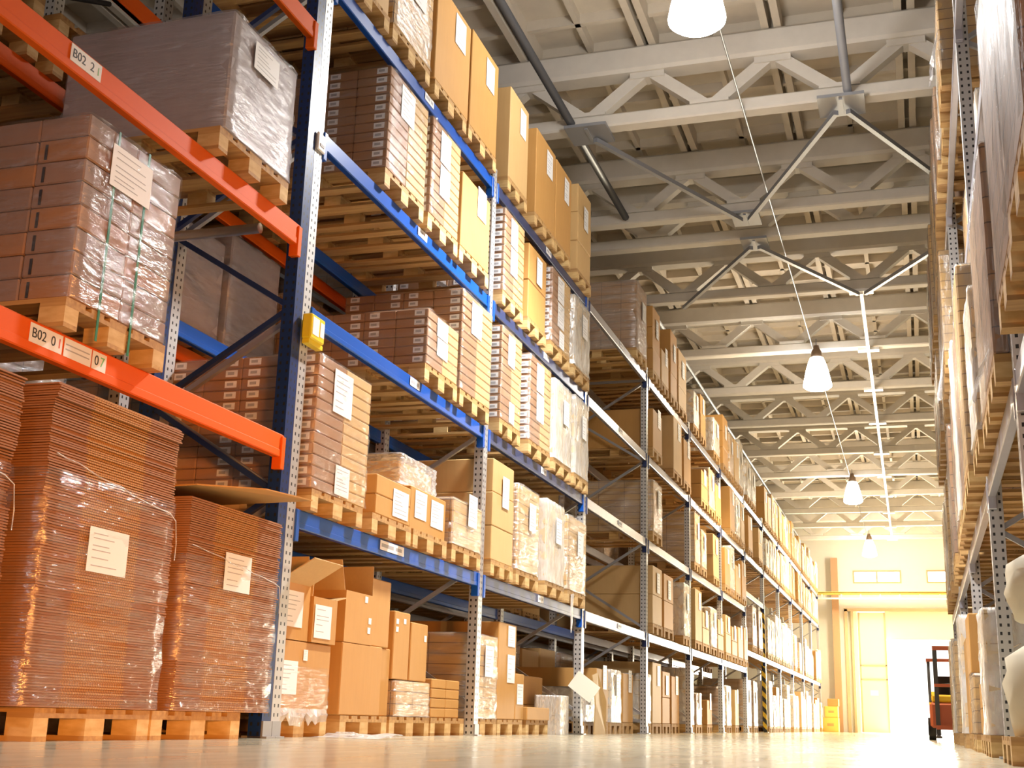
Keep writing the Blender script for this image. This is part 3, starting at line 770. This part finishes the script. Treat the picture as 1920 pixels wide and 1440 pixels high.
mb = MB(); n = 10
for a in range(n + 1):
    for b in range(5): mb.v.append((-0.25 + 0.12 * b + rr.uniform(-.02, .02), -0.35 + 0.07 * a, 0.004 + 0.035 * rr.random() * math.sin(PI * a / n)))
for a in range(n):
    for b in range(4): mb.f.append((a * 5 + b, a * 5 + b + 1, a * 5 + b + 6, a * 5 + b + 5))
mb.build('film', 'film_white', t)
t = thing('torn_film', (XB + 0.02, 7.5, 0.06), 'torn clear film hanging over the floor pallet beside the perforated post', 'plastic film')
mb = MB()
for a in range(15):
    y = -0.36 + 0.052 * a; d = 0.05 + 0.09 * rr.random()
    mb.v += [(0.0, y, 0.12), (0.014 + 0.012 * rr.random(), y, 0.12 - d * 0.5), (0.006, y, 0.12 - d)]
for a in range(14):
    for b in range(2): mb.f.append((a * 3 + b, a * 3 + b + 1, a * 3 + b + 4, a * 3 + b + 3))
mb.build('film', 'film_loose', t)
# floor, second blue bay
XG = -3.88
pallet(XG, 11.24, 0, 'wooden pallet under the ragged film-wrapped stack on the second blue bay floor')
load('wrap', XG, 11.24, 0.146, 0.76, 0.76, 'ragged film-wrapped stack of cartons on the floor just past the grey post', seed=2)
pallet(XG, 12.07, 0, 'wooden pallet under the tall kraft column on the second blue bay floor')
t = load('kraft', XG, 11.92, 0.146, 0.56, 0.92, 'tall kraft carton column with white sheets beside the ragged wrapped stack', seed=0, sheets=False)
sheet(t, 0.0, 0.24, 0.35, 0.62, 0.004); sheet(t, 0.0, 0.22, 0.7, 0.9, 0.004)
t = load('kraft', XG, 12.36, 0.146, 0.28, 0.45, 'small kraft carton with white sheet leaning against the tall column', D=0.5, seed=1, sheets=False); sheet(t, -0.1, 0.1, 0.15, 0.35, 0.004)
pallet(XG, 13.0, 0, 'wooden pallet under the flat box on the second blue bay floor')
load('kraft', XG + 0.02, 12.98, 0.146, 0.82, 0.13, 'flat kraft box lying low on the second blue bay floor', D=0.6, seed=0, sheets=False)
load('two', XG - 0.34, 13.9, 0.0, 0.92, 0.63, 'wide brown kraft carton in half shade behind the tilted paper', D=0.8, seed=0, sheets=False)
load('wrapw', XG + 0.05, 13.9, 0.0, 0.36, 0.42, 'white film bundle standing on the floor below the tilted paper', D=0.3, seed=1, sheets=False)
t = thing('paper_card', (-3.66, 14.10, 0.53), 'tilted white card hanging before the grey post ending the second blue bay', 'card')
MB().box(-0.155, 0.155, -0.003, 0.0, -0.105, 0.105).build('card', 'paper_warm', t).rotation_euler = (0, math.radians(36), math.radians(8))
MB().tube([(-0.05, 0.0, 0.12), (-0.09, 0.25, 0.30)], 0.003, 6).build('string', 'paper_warm', t)

# floor, third to sixth rack bays
def leaning(y, label, H=0.7, W=0.5, lean=14):
    o = MB().poly([(0, -W / 2 + 0.12, 0), (0, W / 2 + 0.1, 0), (0.05, W / 2 - 0.08, H * 0.55), (0.02, -W * 0.2, H), (0.02, -W * 0.62, H * 0.95), (0.04, -W / 2 + 0.02, H * 0.5)], 0.012, (1, 0, 0.1)).build('cardboard_sheet', 'kraft_pale', None, (-3.765, y, 0.0))
    tag(o, label, 'cardboard', 'cardboard sheets leaning along the rack')
leaning(15.15, 'bent pale cardboard sheet leaning beside the grey post of the third rack bay', 0.72, 0.6)
fl = [(14.95, 15.5, 0.55, 'wrapw'), (15.55, 16.2, 0.80, 'kraft'), (16.3, 16.95, 0.82, 'wrapw'), (17.05, 17.7, 0.80, 'kraft')]
row(3, 0, fl, XG, near=False)
row(4, 0, [(18.35, 18.95, 0.85, 'wrapw'), (19.05, 19.75, 1.05, 'kraft'), (19.85, 20.5, 0.95, 'two'), (20.6, 21.3, 0.9, 'kraft')], XG, near=False)
row(5, 0, [(22.1, 22.75, 1.1, 'wrapw'), (22.95, 23.6, 0.7, 'brown'), (24.2, 24.8, 0.6, 'kraft')], XG, near=False)
row(6, 0, [(25.8, 26.5, 0.9, 'brown'), (26.7, 27.4, 0.95, 'wrapw'), (28.0, 28.6, 0.9, 'kraft')], XG, near=False)
row(7, 0, [(30.0, 30.8, 1.2, 'brown'), (31.2, 32.0, 1.2, 'brown')], XG, near=False)
row(7, 1, [(30.0, 30.8, 2.9, 'brown'), (31.2, 32.0, 2.9, 'brown')], -3.72, near=False, z=1.78)

# ------------------------------------------------------------------ orange bay
def sheet_stack(y0, W, H, label, seed, D=1.15, z0=0.146, x=-3.70):
    t = thing('cardboard_sheet_stack', (x, y0, z0), label, 'cardboard stack', 'stacks of flat cardboard on the floor')
    r = random.Random(seed); z = 0.0; b = 0
    while z < H - 0.02:
        mb = MB(); zz = 0.0; hb = min(0.20 + 0.06 * r.random(), H - z); sx = r.uniform(-0.012, 0.012); sy = r.uniform(-0.01, 0.01)
        while zz < hb - 0.006:
            dx, dy = r.gauss(0, 0.0035), r.gauss(0, 0.0035)
            mb.box(-D + dx, sx + dx, sy + dy, W + sy + dy, zz, zz + 0.0072); zz += 0.0125
            mb.box(-D + 0.012, sx - 0.012, sy + 0.012, W + sy - 0.012, zz - 0.0053, zz)
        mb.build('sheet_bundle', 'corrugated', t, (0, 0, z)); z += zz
    f_ = add_film(t, D, W, H * 0.72, 'film_clear', seed % 4); f_.location = (0.012, W / 2, 0.003)
    pts = [(0.026, 0.02, H * 0.77)] + [(0.028 + r.uniform(0, 0.01), W * u / 12, H * (0.77 - 0.10 * u / 12) + r.uniform(-0.006, 0.006)) for u in range(1, 12)] + [(0.03, W * 0.985, H * 0.66), (0.035, W * 1.0, H * 0.58), (0.03, W * 1.005, H * 0.52)]
    MB().tube(pts, 0.0028, 6).build('film_hem', 'film_loose', t, None, True)
    return t
pallet(-3.70, 5.15, 0, 'wooden floor pallet with knot-ringed corner block below the tallest cardboard stack', W=0.88)
pallet(-3.70, 6.05, 0, 'wooden floor pallet below the cardboard stack with the slipped top sheet', W=0.88)
pallet(-3.78, 3.95, 0, 'wooden floor pallet below the cut-off cardboard stack', W=0.88)
s = sheet_stack(4.59, 1.03, 1.45, 'tall stack of flat corrugated cardboard in film with white sheet, tallest under the orange beam', 1)
sheet(s, 0.33, 0.64, 0.62, 0.83, 0.02)
s = sheet_stack(5.77, 1.02, 1.12, 'stack of flat corrugated cardboard in film with a slipped top sheet beside the blue post', 2)
sheet(s, 0.38, 0.67, 0.66, 0.87, 0.02)
MB().poly([(-1.1, 0.0, 0.03), (0.05, 0.0, 0.05), (0.22, 0.45, 0.10), (0.26, 0.95, 0.12), (-1.0, 0.95, 0.10)], 0.008, (0, 0, 1)).build('top_sheet', 'kraft_gold', s, (-0.02, 0, 1.13))
s = sheet_stack(3.44, 1.0, 1.42, 'stack of flat corrugated cardboard cut off by the picture edge', 3, x=-3.76)
# lower orange beams: strapped brown cartons
zo = LO[1] + 0.075
pallet(-3.70, 4.98, zo, 'pale wooden pallet on the lower orange beam under the strapped brown cartons', W=0.82)
t = thing('carton_stack', (-3.70, 4.98, zo + 0.146), 'strapped and film-wrapped stack of brown cartons with a white sheet on the lower orange beam', 'carton stack')
H = 2.95 - zo - 0.146; nz = 8; dz = H / nz
cmA = carton_body(0.286, 0.395, dz - 0.004, 'kraft_dusk'); cmB = carton_body(0.286, 0.395, dz - 0.004, 'kraft_brown')
for a in range(4):
    for c_ in range(2):
        for k in range(nz):
            if c_ == 1 and a > 0 and k < nz - 1: continue
            obj('carton', (cmA, cmB)[(a + c_ + k) % 3 == 0], t, (-a * 0.29 - rnd.uniform(0, 0.006), -0.2 + 0.4 * c_, k * dz))
sh = MB().box(-0.24, -0.02, -0.003, 0.0, dz * 0.2, dz * 0.85)
for k in range(nz - 1):
    for a in (1, 2): MB().box(-0.002, 0.012, -0.004, 0.0, 0.01, dz * 0.75).build('hand_slot', 'print_black', t, (-a * 0.29 + 0.05, -0.4, k * dz))
for yy in (-0.18, 0.08): MB().box(0, 0.003, 0, 0.016, -0.15, H).build('strap', 'strap_green', t, (0.004, yy, 0))
MB().box(-0.014, 0.0, -0.003, 0.0, 0, H * 0.9).build('strap', 'strap_blue', t, (-0.62, -0.402, 0))
sheet(t, -0.22, 0.12, H - 0.30, H - 0.08, 0.012); add_film(t, 1.15, 0.8, H, 'film_clear', 0)
# upper orange beams: grey wrapped load
zo2 = LO[2] + 0.075
pallet(-3.70, 6.12, zo2, 'wooden pallet on the upper orange beam under the grey film-wrapped load', W=0.84)
t = load('grey', -3.70, 6.14, zo2 + 0.146, 0.80, 4.21 - zo2 - 0.146, 'grey film-wrapped cube load with white sheet above the upper orange beam', sheets=False, seed=1)
sheet(t, -0.17, 0.13, 0.52, 0.7, 0.02)

# ------------------------------------------------------------------ rear row seen through the gaps
XQ = -5.16
frame(XQ, 7.1, 6.2, 'perf_galv', 'brace_grey', 'grey frame of the rear rack row seen behind the blue post')
frame(XQ, 3.3, 6.2, 'perf_blue', 'navy_paint', 'blue frame of the rear rack row behind the orange bay')
frame(XQ, 10.8, 6.2, 'perf_galv', 'brace_grey', 'grey frame of the rear rack row behind the first blue bay')
for z, m_ in ((1.78, 'orange_paint'), (4.0, 'orange_paint'), (2.9, 'orange_paint')):
    beam(XQ, 3.4, 7.0, z, m_, 'orange beam of the rear rack row at %s level, seen through the orange bay' % {1.78: 'the lowest', 2.9: 'the middle', 4.0: 'the upper'}[z], 0.14)
for z in (1.364, 2.733, 4.021): beam(XQ, 7.2, 10.7, z, 'orange_paint', 'orange beam of the rear rack row behind the first blue bay at %s level' % {1.364: 'the lowest', 2.733: 'the middle', 4.021: 'the upper'}[z])
for z in (1.78, 2.9, 4.0): beam(XQ - 1.05, 3.4, 7.0, z, 'galv_glare_beam', 'far-side beam of the rear rack row behind the orange bay at %s level' % {1.78: 'the lowest', 2.9: 'the middle', 4.0: 'the upper'}[z], 0.14, conn=False)
for z in (1.364, 2.733, 4.021): beam(XQ - 1.05, 7.2, 10.7, z, 'galv_glare_beam', 'far-side beam of the rear rack row behind the first blue bay at %s level' % {1.364: 'the lowest', 2.733: 'the middle', 4.021: 'the upper'}[z], 0.12, conn=False)
for k, (y, z, H, kind, pl_, ww) in enumerate((
    (7.72, 2.733, 0.80, 'grey', 'load on the second beams just behind the blue post', 0.8),
    (8.62, 2.733, 0.95, 'grey', 'load on the second beams one further behind the blue post', 0.8),
    (9.8, 2.733, 0.85, 'brown', 'load on the second beams behind the first blue bay', 0.8),
    (7.8, 1.364, 0.9, 'brown', 'load on the lowest beams just behind the blue post', 0.8),
    (8.8, 1.364, 0.9, 'brown', 'load on the lowest beams behind the draped carton', 0.8),
    (9.8, 1.364, 0.8, 'kraft', 'load on the lowest beams behind the lattice-strapped load', 0.8),
    (7.8, -0.06, 0.95, 'brown', 'load on the floor behind the open cartons', 0.8),
    (8.8, -0.06, 0.9, 'brown', 'load on the floor behind the tall kraft cartons', 0.8),
    (9.8, -0.06, 0.95, 'brown', 'load on the floor behind the small gold boxes', 0.8),
    (6.0, 1.79, 0.75, 'brown', 'load behind the strapped cartons', 0.8),
    (4.7, 4.01, 0.8, 'grey', 'load above the upper orange beam', 0.8),
    (7.8, 4.021, 1.0, 'brown', 'load on the third beams behind the grey cube load', 0.8),
    (8.9, 4.021, 1.0, 'brown', 'load on the third beams behind the labelled cartons', 0.8))):
    pz = z + 0.0615
    pallet(XQ + 0.05, y, pz, 'rear-row pallet under the ' + pl_, near=False)
    load(kind, XQ + 0.05, y, pz + 0.146, ww, H, {'grey': 'grey-white wrapped', 'brown': 'brown wrapped', 'kraft': 'kraft carton'}[kind] + ' rear-row ' + pl_, sheets=False, seed=k)
for i in range(2, 8):
    frame(XQ, UY(i), 5.4, 'perf_galv', 'brace_grey', 'grey rear-row frame in shade behind the %s' % bayname[i])
    for l in (1, 2, 3):
        for xx, nn in ((XQ, 'near'), (XQ - 1.05, 'far')): beam(xx, UY(i - 1) + 0.06, UY(i) - 0.06, LV[l], 'galv_glare_beam', 'rear-row %s beam behind the %s of the %s' % (nn, lname[l], bayname[i]), 0.12, conn=False)
    for l in (0, 1, 2, 3):
        for j in range(4):
            y = UY(i - 1) + 0.52 + j * 0.88
            if rnd.random() < 0.15 and l: continue
            pz = LV[l] + 0.0605 if l else 0.0; pos = '%s %s of the %s' % (ordn[j], 'on the floor behind' if l == 0 else 'behind the ' + lname[l], bayname[i])
            pallet(XQ + 0.05, y, pz, 'rear-row pallet ' + pos, near=False)
            kd = rnd.choice(('brown', 'brown', 'kraft', 'two')); load(kd, XQ + 0.05, y, pz + 0.146, 0.78, rnd.uniform(0.75, 1.0), {'brown': 'brown wrapped', 'kraft': 'kraft carton', 'two': 'stacked carton'}[kd] + ' rear-row load ' + pos, near=False, sheets=False, seed=j)
for k in range(3): pallet(XQ + 0.05, 5.75, 2.971 + 0.147 * k, 'pale empty pallet in the rear row behind the orange bay, %s up in its pile' % ordn[k], W=0.8)
for k in range(2): pallet(XQ + 0.05, 4.9, 2.971 + 0.147 * k, 'pale empty pallet behind the strapped brown cartons, %s up in its pile' % ordn[k], W=0.8)
for y, nm in ((5.35, 'beside the upper orange beam'), (6.3, 'behind the grey cube load')):
    for k in range(3): pallet(XQ + 0.05, y, 4.071 + 0.147 * k, 'pale empty pallet high in the rear row %s, %s up' % (nm, ordn[k]), W=0.8)
o = MB().tube([(-4.90, 4.2, 4.66), (-4.90, 4.6, 4.52), (-4.90, 5.1, 4.40), (-4.90, 5.6, 4.42), (-4.90, 6.1, 4.66)], 0.018).build('hanging_cable', 'rubber', None, None, True)
tag(o, 'black cable hanging in a loop above the grey film-wrapped load', 'cable')

# ------------------------------------------------------------------ the rack opposite
XO = 0.5
RP = [2.6, 6.2, 9.0, 12.7, 16.4, 20.1]
RL = {1: 1.77, 2: 3.7, 3: 5.32}
rb = ['first bay opposite', 'second bay opposite', 'third bay opposite', 'fourth bay opposite', 'fifth bay opposite']
for k, y in enumerate(RP):
    frame(XO, y, 6.9, 'perf_galv', 'brace_grey', 'grey perforated upright frame of the opposite rack, %s from the camera' % ordn[k], side=1)
    if k < len(RP) - 1:
        for l, z in RL.items():
            beam(XO, y + 0.055, RP[k + 1] - 0.055, z, 'galv_glare_beam', 'grey rack beam at the %s level of the %s' % (ordn[l - 1], rb[k]), 0.13, side=1)
            beam(XO + 1.05, y + 0.055, RP[k + 1] - 0.055, z, 'galv_glare_beam', 'rear grey rack beam at the %s level of the %s' % (ordn[l - 1], rb[k]), 0.13, side=1, conn=False)
XL = 0.42
def rrow(k, l, items, x=XL):
    zb = RL[l] + 0.065 if l else 0.0
    for j, (y0, y1, H, kind) in enumerate(items):
        yc = (y0 + y1) / 2; pos = '%s %s of the %s' % (ordn[j], 'on the floor' if l == 0 else 'at the %s level' % ordn[l - 1], rb[k])
        dx = rnd.uniform(-0.02, 0.02)
        pallet(x + dx, yc, zb, 'wooden pallet under the load ' + pos, k < 3, side=1, W=min(0.8, y1 - y0))
        load(kind, x + dx, yc, zb + 0.146, y1 - y0, H, '%s, %s' % (desc[kind], pos), sheets=False, near=False, seed=k * 5 + l + j, side=1)
rrow(0, 1, [(3.7, 4.55, 1.35, 'brown'), (4.7, 5.6, 1.38, 'brown')], 0.40)
rrow(0, 2, [(4.6, 5.5, 1.2, 'brown')])
rrow(1, 1, [(6.35, 7.1, 1.15, 'brown'), (7.2, 7.95, 1.25, 'brown'), (8.05, 8.85, 0.95, 'wrapw')])
rrow(1, 2, [(6.4, 7.15, 1.0, 'brown'), (7.5, 8.3, 1.1, 'grey')], 0.66)
rrow(2, 1, [(9.15, 9.95, 1.5, 'wrap'), (10.2, 10.9, 1.4, 'brown'), (11.1, 11.8, 1.5, 'wrapw'), (11.9, 12.6, 1.3, 'brown')], 0.41)
rrow(2, 2, [(9.2, 9.95, 1.0, 'wrapw'), (10.2, 11.0, 1.05, 'wrapw'), (11.3, 12.1, 1.1, 'wrap')], 0.62)
rrow(2, 3, [(10.0, 10.8, 0.7, 'wrap'), (10.9, 11.7, 0.95, 'wrapw'), (11.8, 12.55, 0.8, 'brown')], 0.43)
rrow(3, 1, [(12.9, 13.7, 1.2, 'wrap'), (13.9, 14.7, 1.4, 'brown'), (15.0, 15.9, 1.3, 'wrap')])
rrow(3, 2, [(12.9, 13.7, 1.1, 'wrap'), (14.0, 14.8, 1.1, 'brown'), (15.2, 16.0, 1.1, 'wrap')])
rrow(3, 3, [(12.9, 13.6, 1.0, 'brown'), (13.9, 14.7, 1.3, 'wrap'), (15.2, 16.2, 1.4, 'wrap')])
rrow(4, 1, [(16.6, 17.4, 1.3, 'wrap'), (17.7, 18.5, 1.2, 'wrapw'), (18.9, 19.8, 1.3, 'wrap')], 0.41)
rrow(4, 2, [(16.6, 17.4, 1.1, 'wrap'), (17.7, 18.5, 1.1, 'wrapw'), (18.9, 19.8, 1.1, 'brown')], 0.41)
rrow(4, 3, [(16.7, 17.5, 1.3, 'wrap'), (17.8, 18.6, 1.25, 'brown'), (19.0, 19.9, 1.2, 'wrapw')], 0.41)
# floor of the opposite rack
def bag(x, y, z, W, H, D, label):
    t = thing('bulk_bag', (x, y, z), label, 'bag', 'bulk bags on the opposite rack floor')
    r = random.Random(int(y * 10)); n = 20; prof = []
    mb = MB()
    for k in range(9):
        h = k / 8; s = 0.92 + 0.10 * math.sin(PI * min(1, h * 1.1)) - (0.45 * max(0, h - 0.8) / 0.2)
        for j in range(n):
            a = 2 * PI * j / n; c, s_ = math.cos(a), math.sin(a)
            q = 1 / max(abs(c), abs(s_)) ** 0.65
            e = s * (1 + r.uniform(-0.03, 0.03))
            mb.v.append((c * q * e * D / 2 + D / 2, s_ * q * e * W / 2, h * H))
    for k in range(8):
        for j in range(n): mb.f.append((k * n + j, k * n + (j + 1) % n, (k + 1) * n + (j + 1) % n, (k + 1) * n + j))
    mb.f.append(tuple(reversed(range(n)))); mb.f.append(tuple(8 * n + j for j in range(n)))
    mb.build('sack', 'bag_cream', t, None, True)
    mb = MB()
    for sx in (0.2, 0.8):
        for sy in (-0.3, 0.3): mb.tube([(D * sx, W * sy, H * 0.9), (D * sx + 0.02, W * sy * 0.8, H * 1.05), (D * sx + 0.05, W * sy * 0.6, H * 0.9)], 0.012, 6)
    mb.build('lifting_loop', 'bag_cream', t)
    return t
pallet(XL, 7.45, 0, 'wooden pallet under the bulging cream bag before the perforated post', side=1)
bag(XL + 0.02, 7.45, 0.146, 0.74, 0.55, 0.9, 'bulging cream bulk bag on a floor pallet before the perforated post of the opposite rack')
bag(XL + 0.05, 7.3, 0.75, 0.7, 0.40, 0.85, 'cream bulk bag lying on top of another before the perforated post of the opposite rack')
pallet(XL, 9.56, 0, 'wooden pallet under the white wrapped column past the perforated post', side=1)
load('wrapw', XL, 9.56, 0.146, 0.76, 0.84, 'white film-wrapped column on the floor just past the perforated post of the opposite rack', side=1, near=False, sheets=False, seed=2)
pallet(XL + 0.02, 10.75, 0, 'wooden pallet under the kraft carton on the opposite floor', side=1)
load('two', XL + 0.02, 10.75, 0.146, 0.8, 0.4, 'kraft cartons on the opposite floor beyond the white wrapped column', side=1, seed=0, near=False, sheets=False)
pallet(XL, 11.9, 0, 'wooden pallet under the gold kraft carton pile of the opposite floor', side=1)
load('wrap', XL, 11.9, 0.146, 0.78, 0.5, 'film-wrapped goods below the gold carton of the opposite rack floor', side=1, near=False, sheets=False, seed=1)
rrow(3, 0, [(12.95, 13.75, 0.9, 'kraft'), (14.0, 14.8, 1.2, 'wrapw'), (15.1, 15.9, 1.2, 'wrap')], XL)
rrow(4, 0, [(16.6, 17.4, 1.1, 'wrap'), (17.7, 18.5, 1.2, 'wrapw'), (18.9, 19.8, 1.2, 'wrap')], XL)
t = load('kraft', XL - 0.01, 11.9, 0.652, 0.7, 0.5, 'gold kraft carton on top of film-wrapped goods of the opposite floor', D=0.6, side=1, seed=0, near=False, sheets=False)

# loose film flares
def flare(x, y, z, label, w=0.4, h=0.25, seed=0):
    r = random.Random(seed); mb = MB(); n = 9
    for a in range(n):
        u = a / (n - 1)
        for b in range(4):
            v = b / 3
            mb.v.append((x - 0.10 * v * r.uniform(0.5, 1), y + w * (u - 0.5) * (0.35 + 0.65 * v), z - h * v * r.uniform(0.85, 1.1)))
    for a in range(n - 1):
        for b in range(3): mb.f.append((a * 4 + b, a * 4 + b + 1, a * 4 + b + 5, a * 4 + b + 4))
    o = mb.build('film_flare', 'film_loose', None, None, True); tag(o, label, 'plastic film', 'loose film ends on the opposite rack')
flare(0.40, 6.35, 1.98, 'fan of loose clear film below the brown wrapped loads of the opposite rack', 0.6, 0.2, 2)
flare(0.40, 9.5, 5.6, 'white flap of loose film at the top of the opposite rack', 0.4, 0.4, 3)
flare(0.39, 12.5, 3.9, 'loose film hanging from the middle level of the opposite rack', 0.5, 0.6, 4)

# ------------------------------------------------------------------ forklift and boxes near the door
f_ = thing('forklift', (0.50, 24.2, 0), 'small dark red forklift parked at the end of the opposite rack', 'forklift'); f_.scale = (0.95, 0.95, 0.93)
MB().bevbox(-0.40, 0.40, 0.3, 1.5, 0.22, 0.72, 0.05).build('chassis', 'forklift_red', f_)
MB().bevbox(-0.40, 0.40, 1.5, 1.9, 0.25, 0.95, 0.06).build('counterweight', 'yellow_paint', f_)
MB().bevbox(-0.36, 0.36, 0.32, 0.6, 0.72, 0.86, 0.03).build('cowl', 'yellow_paint', f_)
MB().bevbox(-0.25, 0.25, 0.9, 1.35, 0.72, 0.82, 0.03).bevbox(-0.25, 0.25, 1.28, 1.4, 0.82, 1.25, 0.03).build('seat', 'rubber', f_)
for sx in (-0.38, 0.38):
    MB().bar((sx, 0.4, 0.72), (sx, 0.62, 1.52), 0.05, 0.05).bar((sx, 1.6, 0.9), (sx, 1.45, 1.52), 0.05, 0.05).build('guard_post', 'steel_dark', f_)
mb = MB().box(-0.42, 0.42, 0.55, 1.52, 1.50, 1.56); mb.build('roof_guard', 'forklift_red', f_)
for sx in (-0.26, 0.26):
    MB().box(sx - 0.04, sx + 0.04, 0.1, 0.22, 0.05, 1.78).build('mast', 'steel_dark', f_)
    MB().box(sx - 0.05, sx + 0.05, -0.85, 0.1, 0.04, 0.085).build('fork', 'steel_dark', f_)
MB().box(-0.3, 0.3, 0.06, 0.12, 0.2, 0.28).box(-0.3, 0.3, 0.06, 0.12, 1.0, 1.06).box(-0.3, 0.3, 0.08, 0.2, 1.7, 1.78).build('carriage', 'forklift_red', f_)
wheel = MB()
for sx in (-0.44, 0.30):
    for yy, rr_ in ((0.55, 0.21), (1.5, 0.18)):
        w = MB().tube([(sx, 0, 0), (sx + 0.14, 0, 0)], rr_, 20).build('wheel', 'rubber', f_, (0, yy, rr_), True)
MB().tube([(0.0, 0.62, 0.85), (0.0, 0.72, 1.05)], 0.02).lathe([(0.14, 1.05), (0.16, 1.07), (0.14, 1.09)], 16, 0, 0.72).build('steering_wheel', 'rubber', f_)
for k, (x, z, w, h, lab) in enumerate(((-3.62, 0.0, 0.62, 0.55, 'large orange-yellow box at the bottom of the pile by the end wall'), (-3.58, 0.552, 0.52, 0.42, 'orange-yellow box in the middle of the pile by the end wall'), (-3.5, 0.975, 0.42, 0.28, 'small orange box on top of the pile by the end wall'))):
    o = MB().bevbox(-w / 2, w / 2, -0.3, 0.3, 0, h, 0.02).build('storage_box', 'crane_yellow' if k < 2 else 'kraft_gold', None, (x + 0.18, 51.6, z)); tag(o, lab, 'box', 'boxes piled by the end wall')
    MB().box(-w * 0.2, w * 0.2, -0.303, -0.3, h * 0.4, h * 0.6).build('label_patch', 'kraft_gold', o)

# ------------------------------------------------------------------ light
W_ = bpy.data.worlds.new('world'); sc.world = W_; W_.use_nodes = True
nt = W_.node_tree; bg = nt.nodes['Background']
tc = nt.nodes.new('ShaderNodeTexCoord'); sp = nt.nodes.new('ShaderNodeSeparateXYZ'); nt.links.new(tc.outputs['Generated'], sp.inputs[0])
rp = nt.nodes.new('ShaderNodeValToRGB'); rp.color_ramp.elements[0].position = 0.35; rp.color_ramp.elements[0].color = (0.20, 0.175, 0.18, 1)
rp.color_ramp.elements[1].position = 0.75; rp.color_ramp.elements[1].color = (1.0, 0.97, 0.90, 1)
mm = nt.nodes.new('ShaderNodeMath'); mm.operation = 'MULTIPLY_ADD'; mm.inputs[1].default_value = 0.5; mm.inputs[2].default_value = 0.5
nt.links.new(sp.outputs[1], mm.inputs[0]); nt.links.new(mm.outputs[0], rp.inputs[0]); nt.links.new(rp.outputs[0], bg.inputs[0]); bg.inputs[1].default_value = 1.7
def area(name, loc, rot, sx, sy, e, col):
    l = bpy.data.lights.new(name, 'AREA'); l.shape = 'RECTANGLE'; l.size = sx; l.size_y = sy; l.energy = e; l.color = col
    o = bpy.data.objects.new(name, l); COL.objects.link(o); o.location = loc; o.rotation_euler = rot; return o
area('door_daylight', (0.3, 54.0, 1.9), (-PI / 2, 0, 0), 3.0, 3.6, 4200, (1.0, 0.90, 0.70))
wl = area('added_warm_fill', (5.2, -3.5, 0.6), (PI / 2 - 0.03, 0, math.radians(42.5)), 2.2, 1.0, 65, (1.0, 0.36, 0.07)); wl.data.spread = math.radians(36)  # added warm fill tinting the low stacks; no doorway is built here
lamp_light(-1.66, -3.4, 90, 650, (0.95, 0.96, 1.0))

# ------------------------------------------------------------------ camera
F, YAW, PITCH, ROLL, CH = 2326.456, 0.317588, 0.262866, 0.0305044, 0.161256
cy, sy = math.cos(YAW), math.sin(YAW)
fw = Vector((-sy * math.cos(PITCH), cy * math.cos(PITCH), math.sin(PITCH)))
rt = Vector((cy, sy, 0)); up = rt.cross(fw)
r_ = rt * math.cos(ROLL) + up * math.sin(ROLL); u_ = up * math.cos(ROLL) - rt * math.sin(ROLL)
cam = bpy.data.cameras.new('camera'); cam.sensor_width = 36; cam.sensor_fit = 'HORIZONTAL'; cam.lens = F / 1920 * 36; cam.clip_start = 0.05; cam.clip_end = 200
co = bpy.data.objects.new('camera', cam); COL.objects.link(co)
co.matrix_world = Matrix(((r_.x, u_.x, -fw.x, 0), (r_.y, u_.y, -fw.y, 0), (r_.z, u_.z, -fw.z, CH), (0, 0, 0, 1)))
sc.camera = co
vs = sc.view_settings
sc.display_settings.display_device = 'sRGB'
vs.view_transform = 'Standard'; vs.look = 'None'; vs.gamma = 1; vs.exposure = 0.2; vs.use_curve_mapping = False
sc.cycles.max_bounces = 10; sc.cycles.transparent_max_bounces = 24; sc.cycles.use_denoising = True
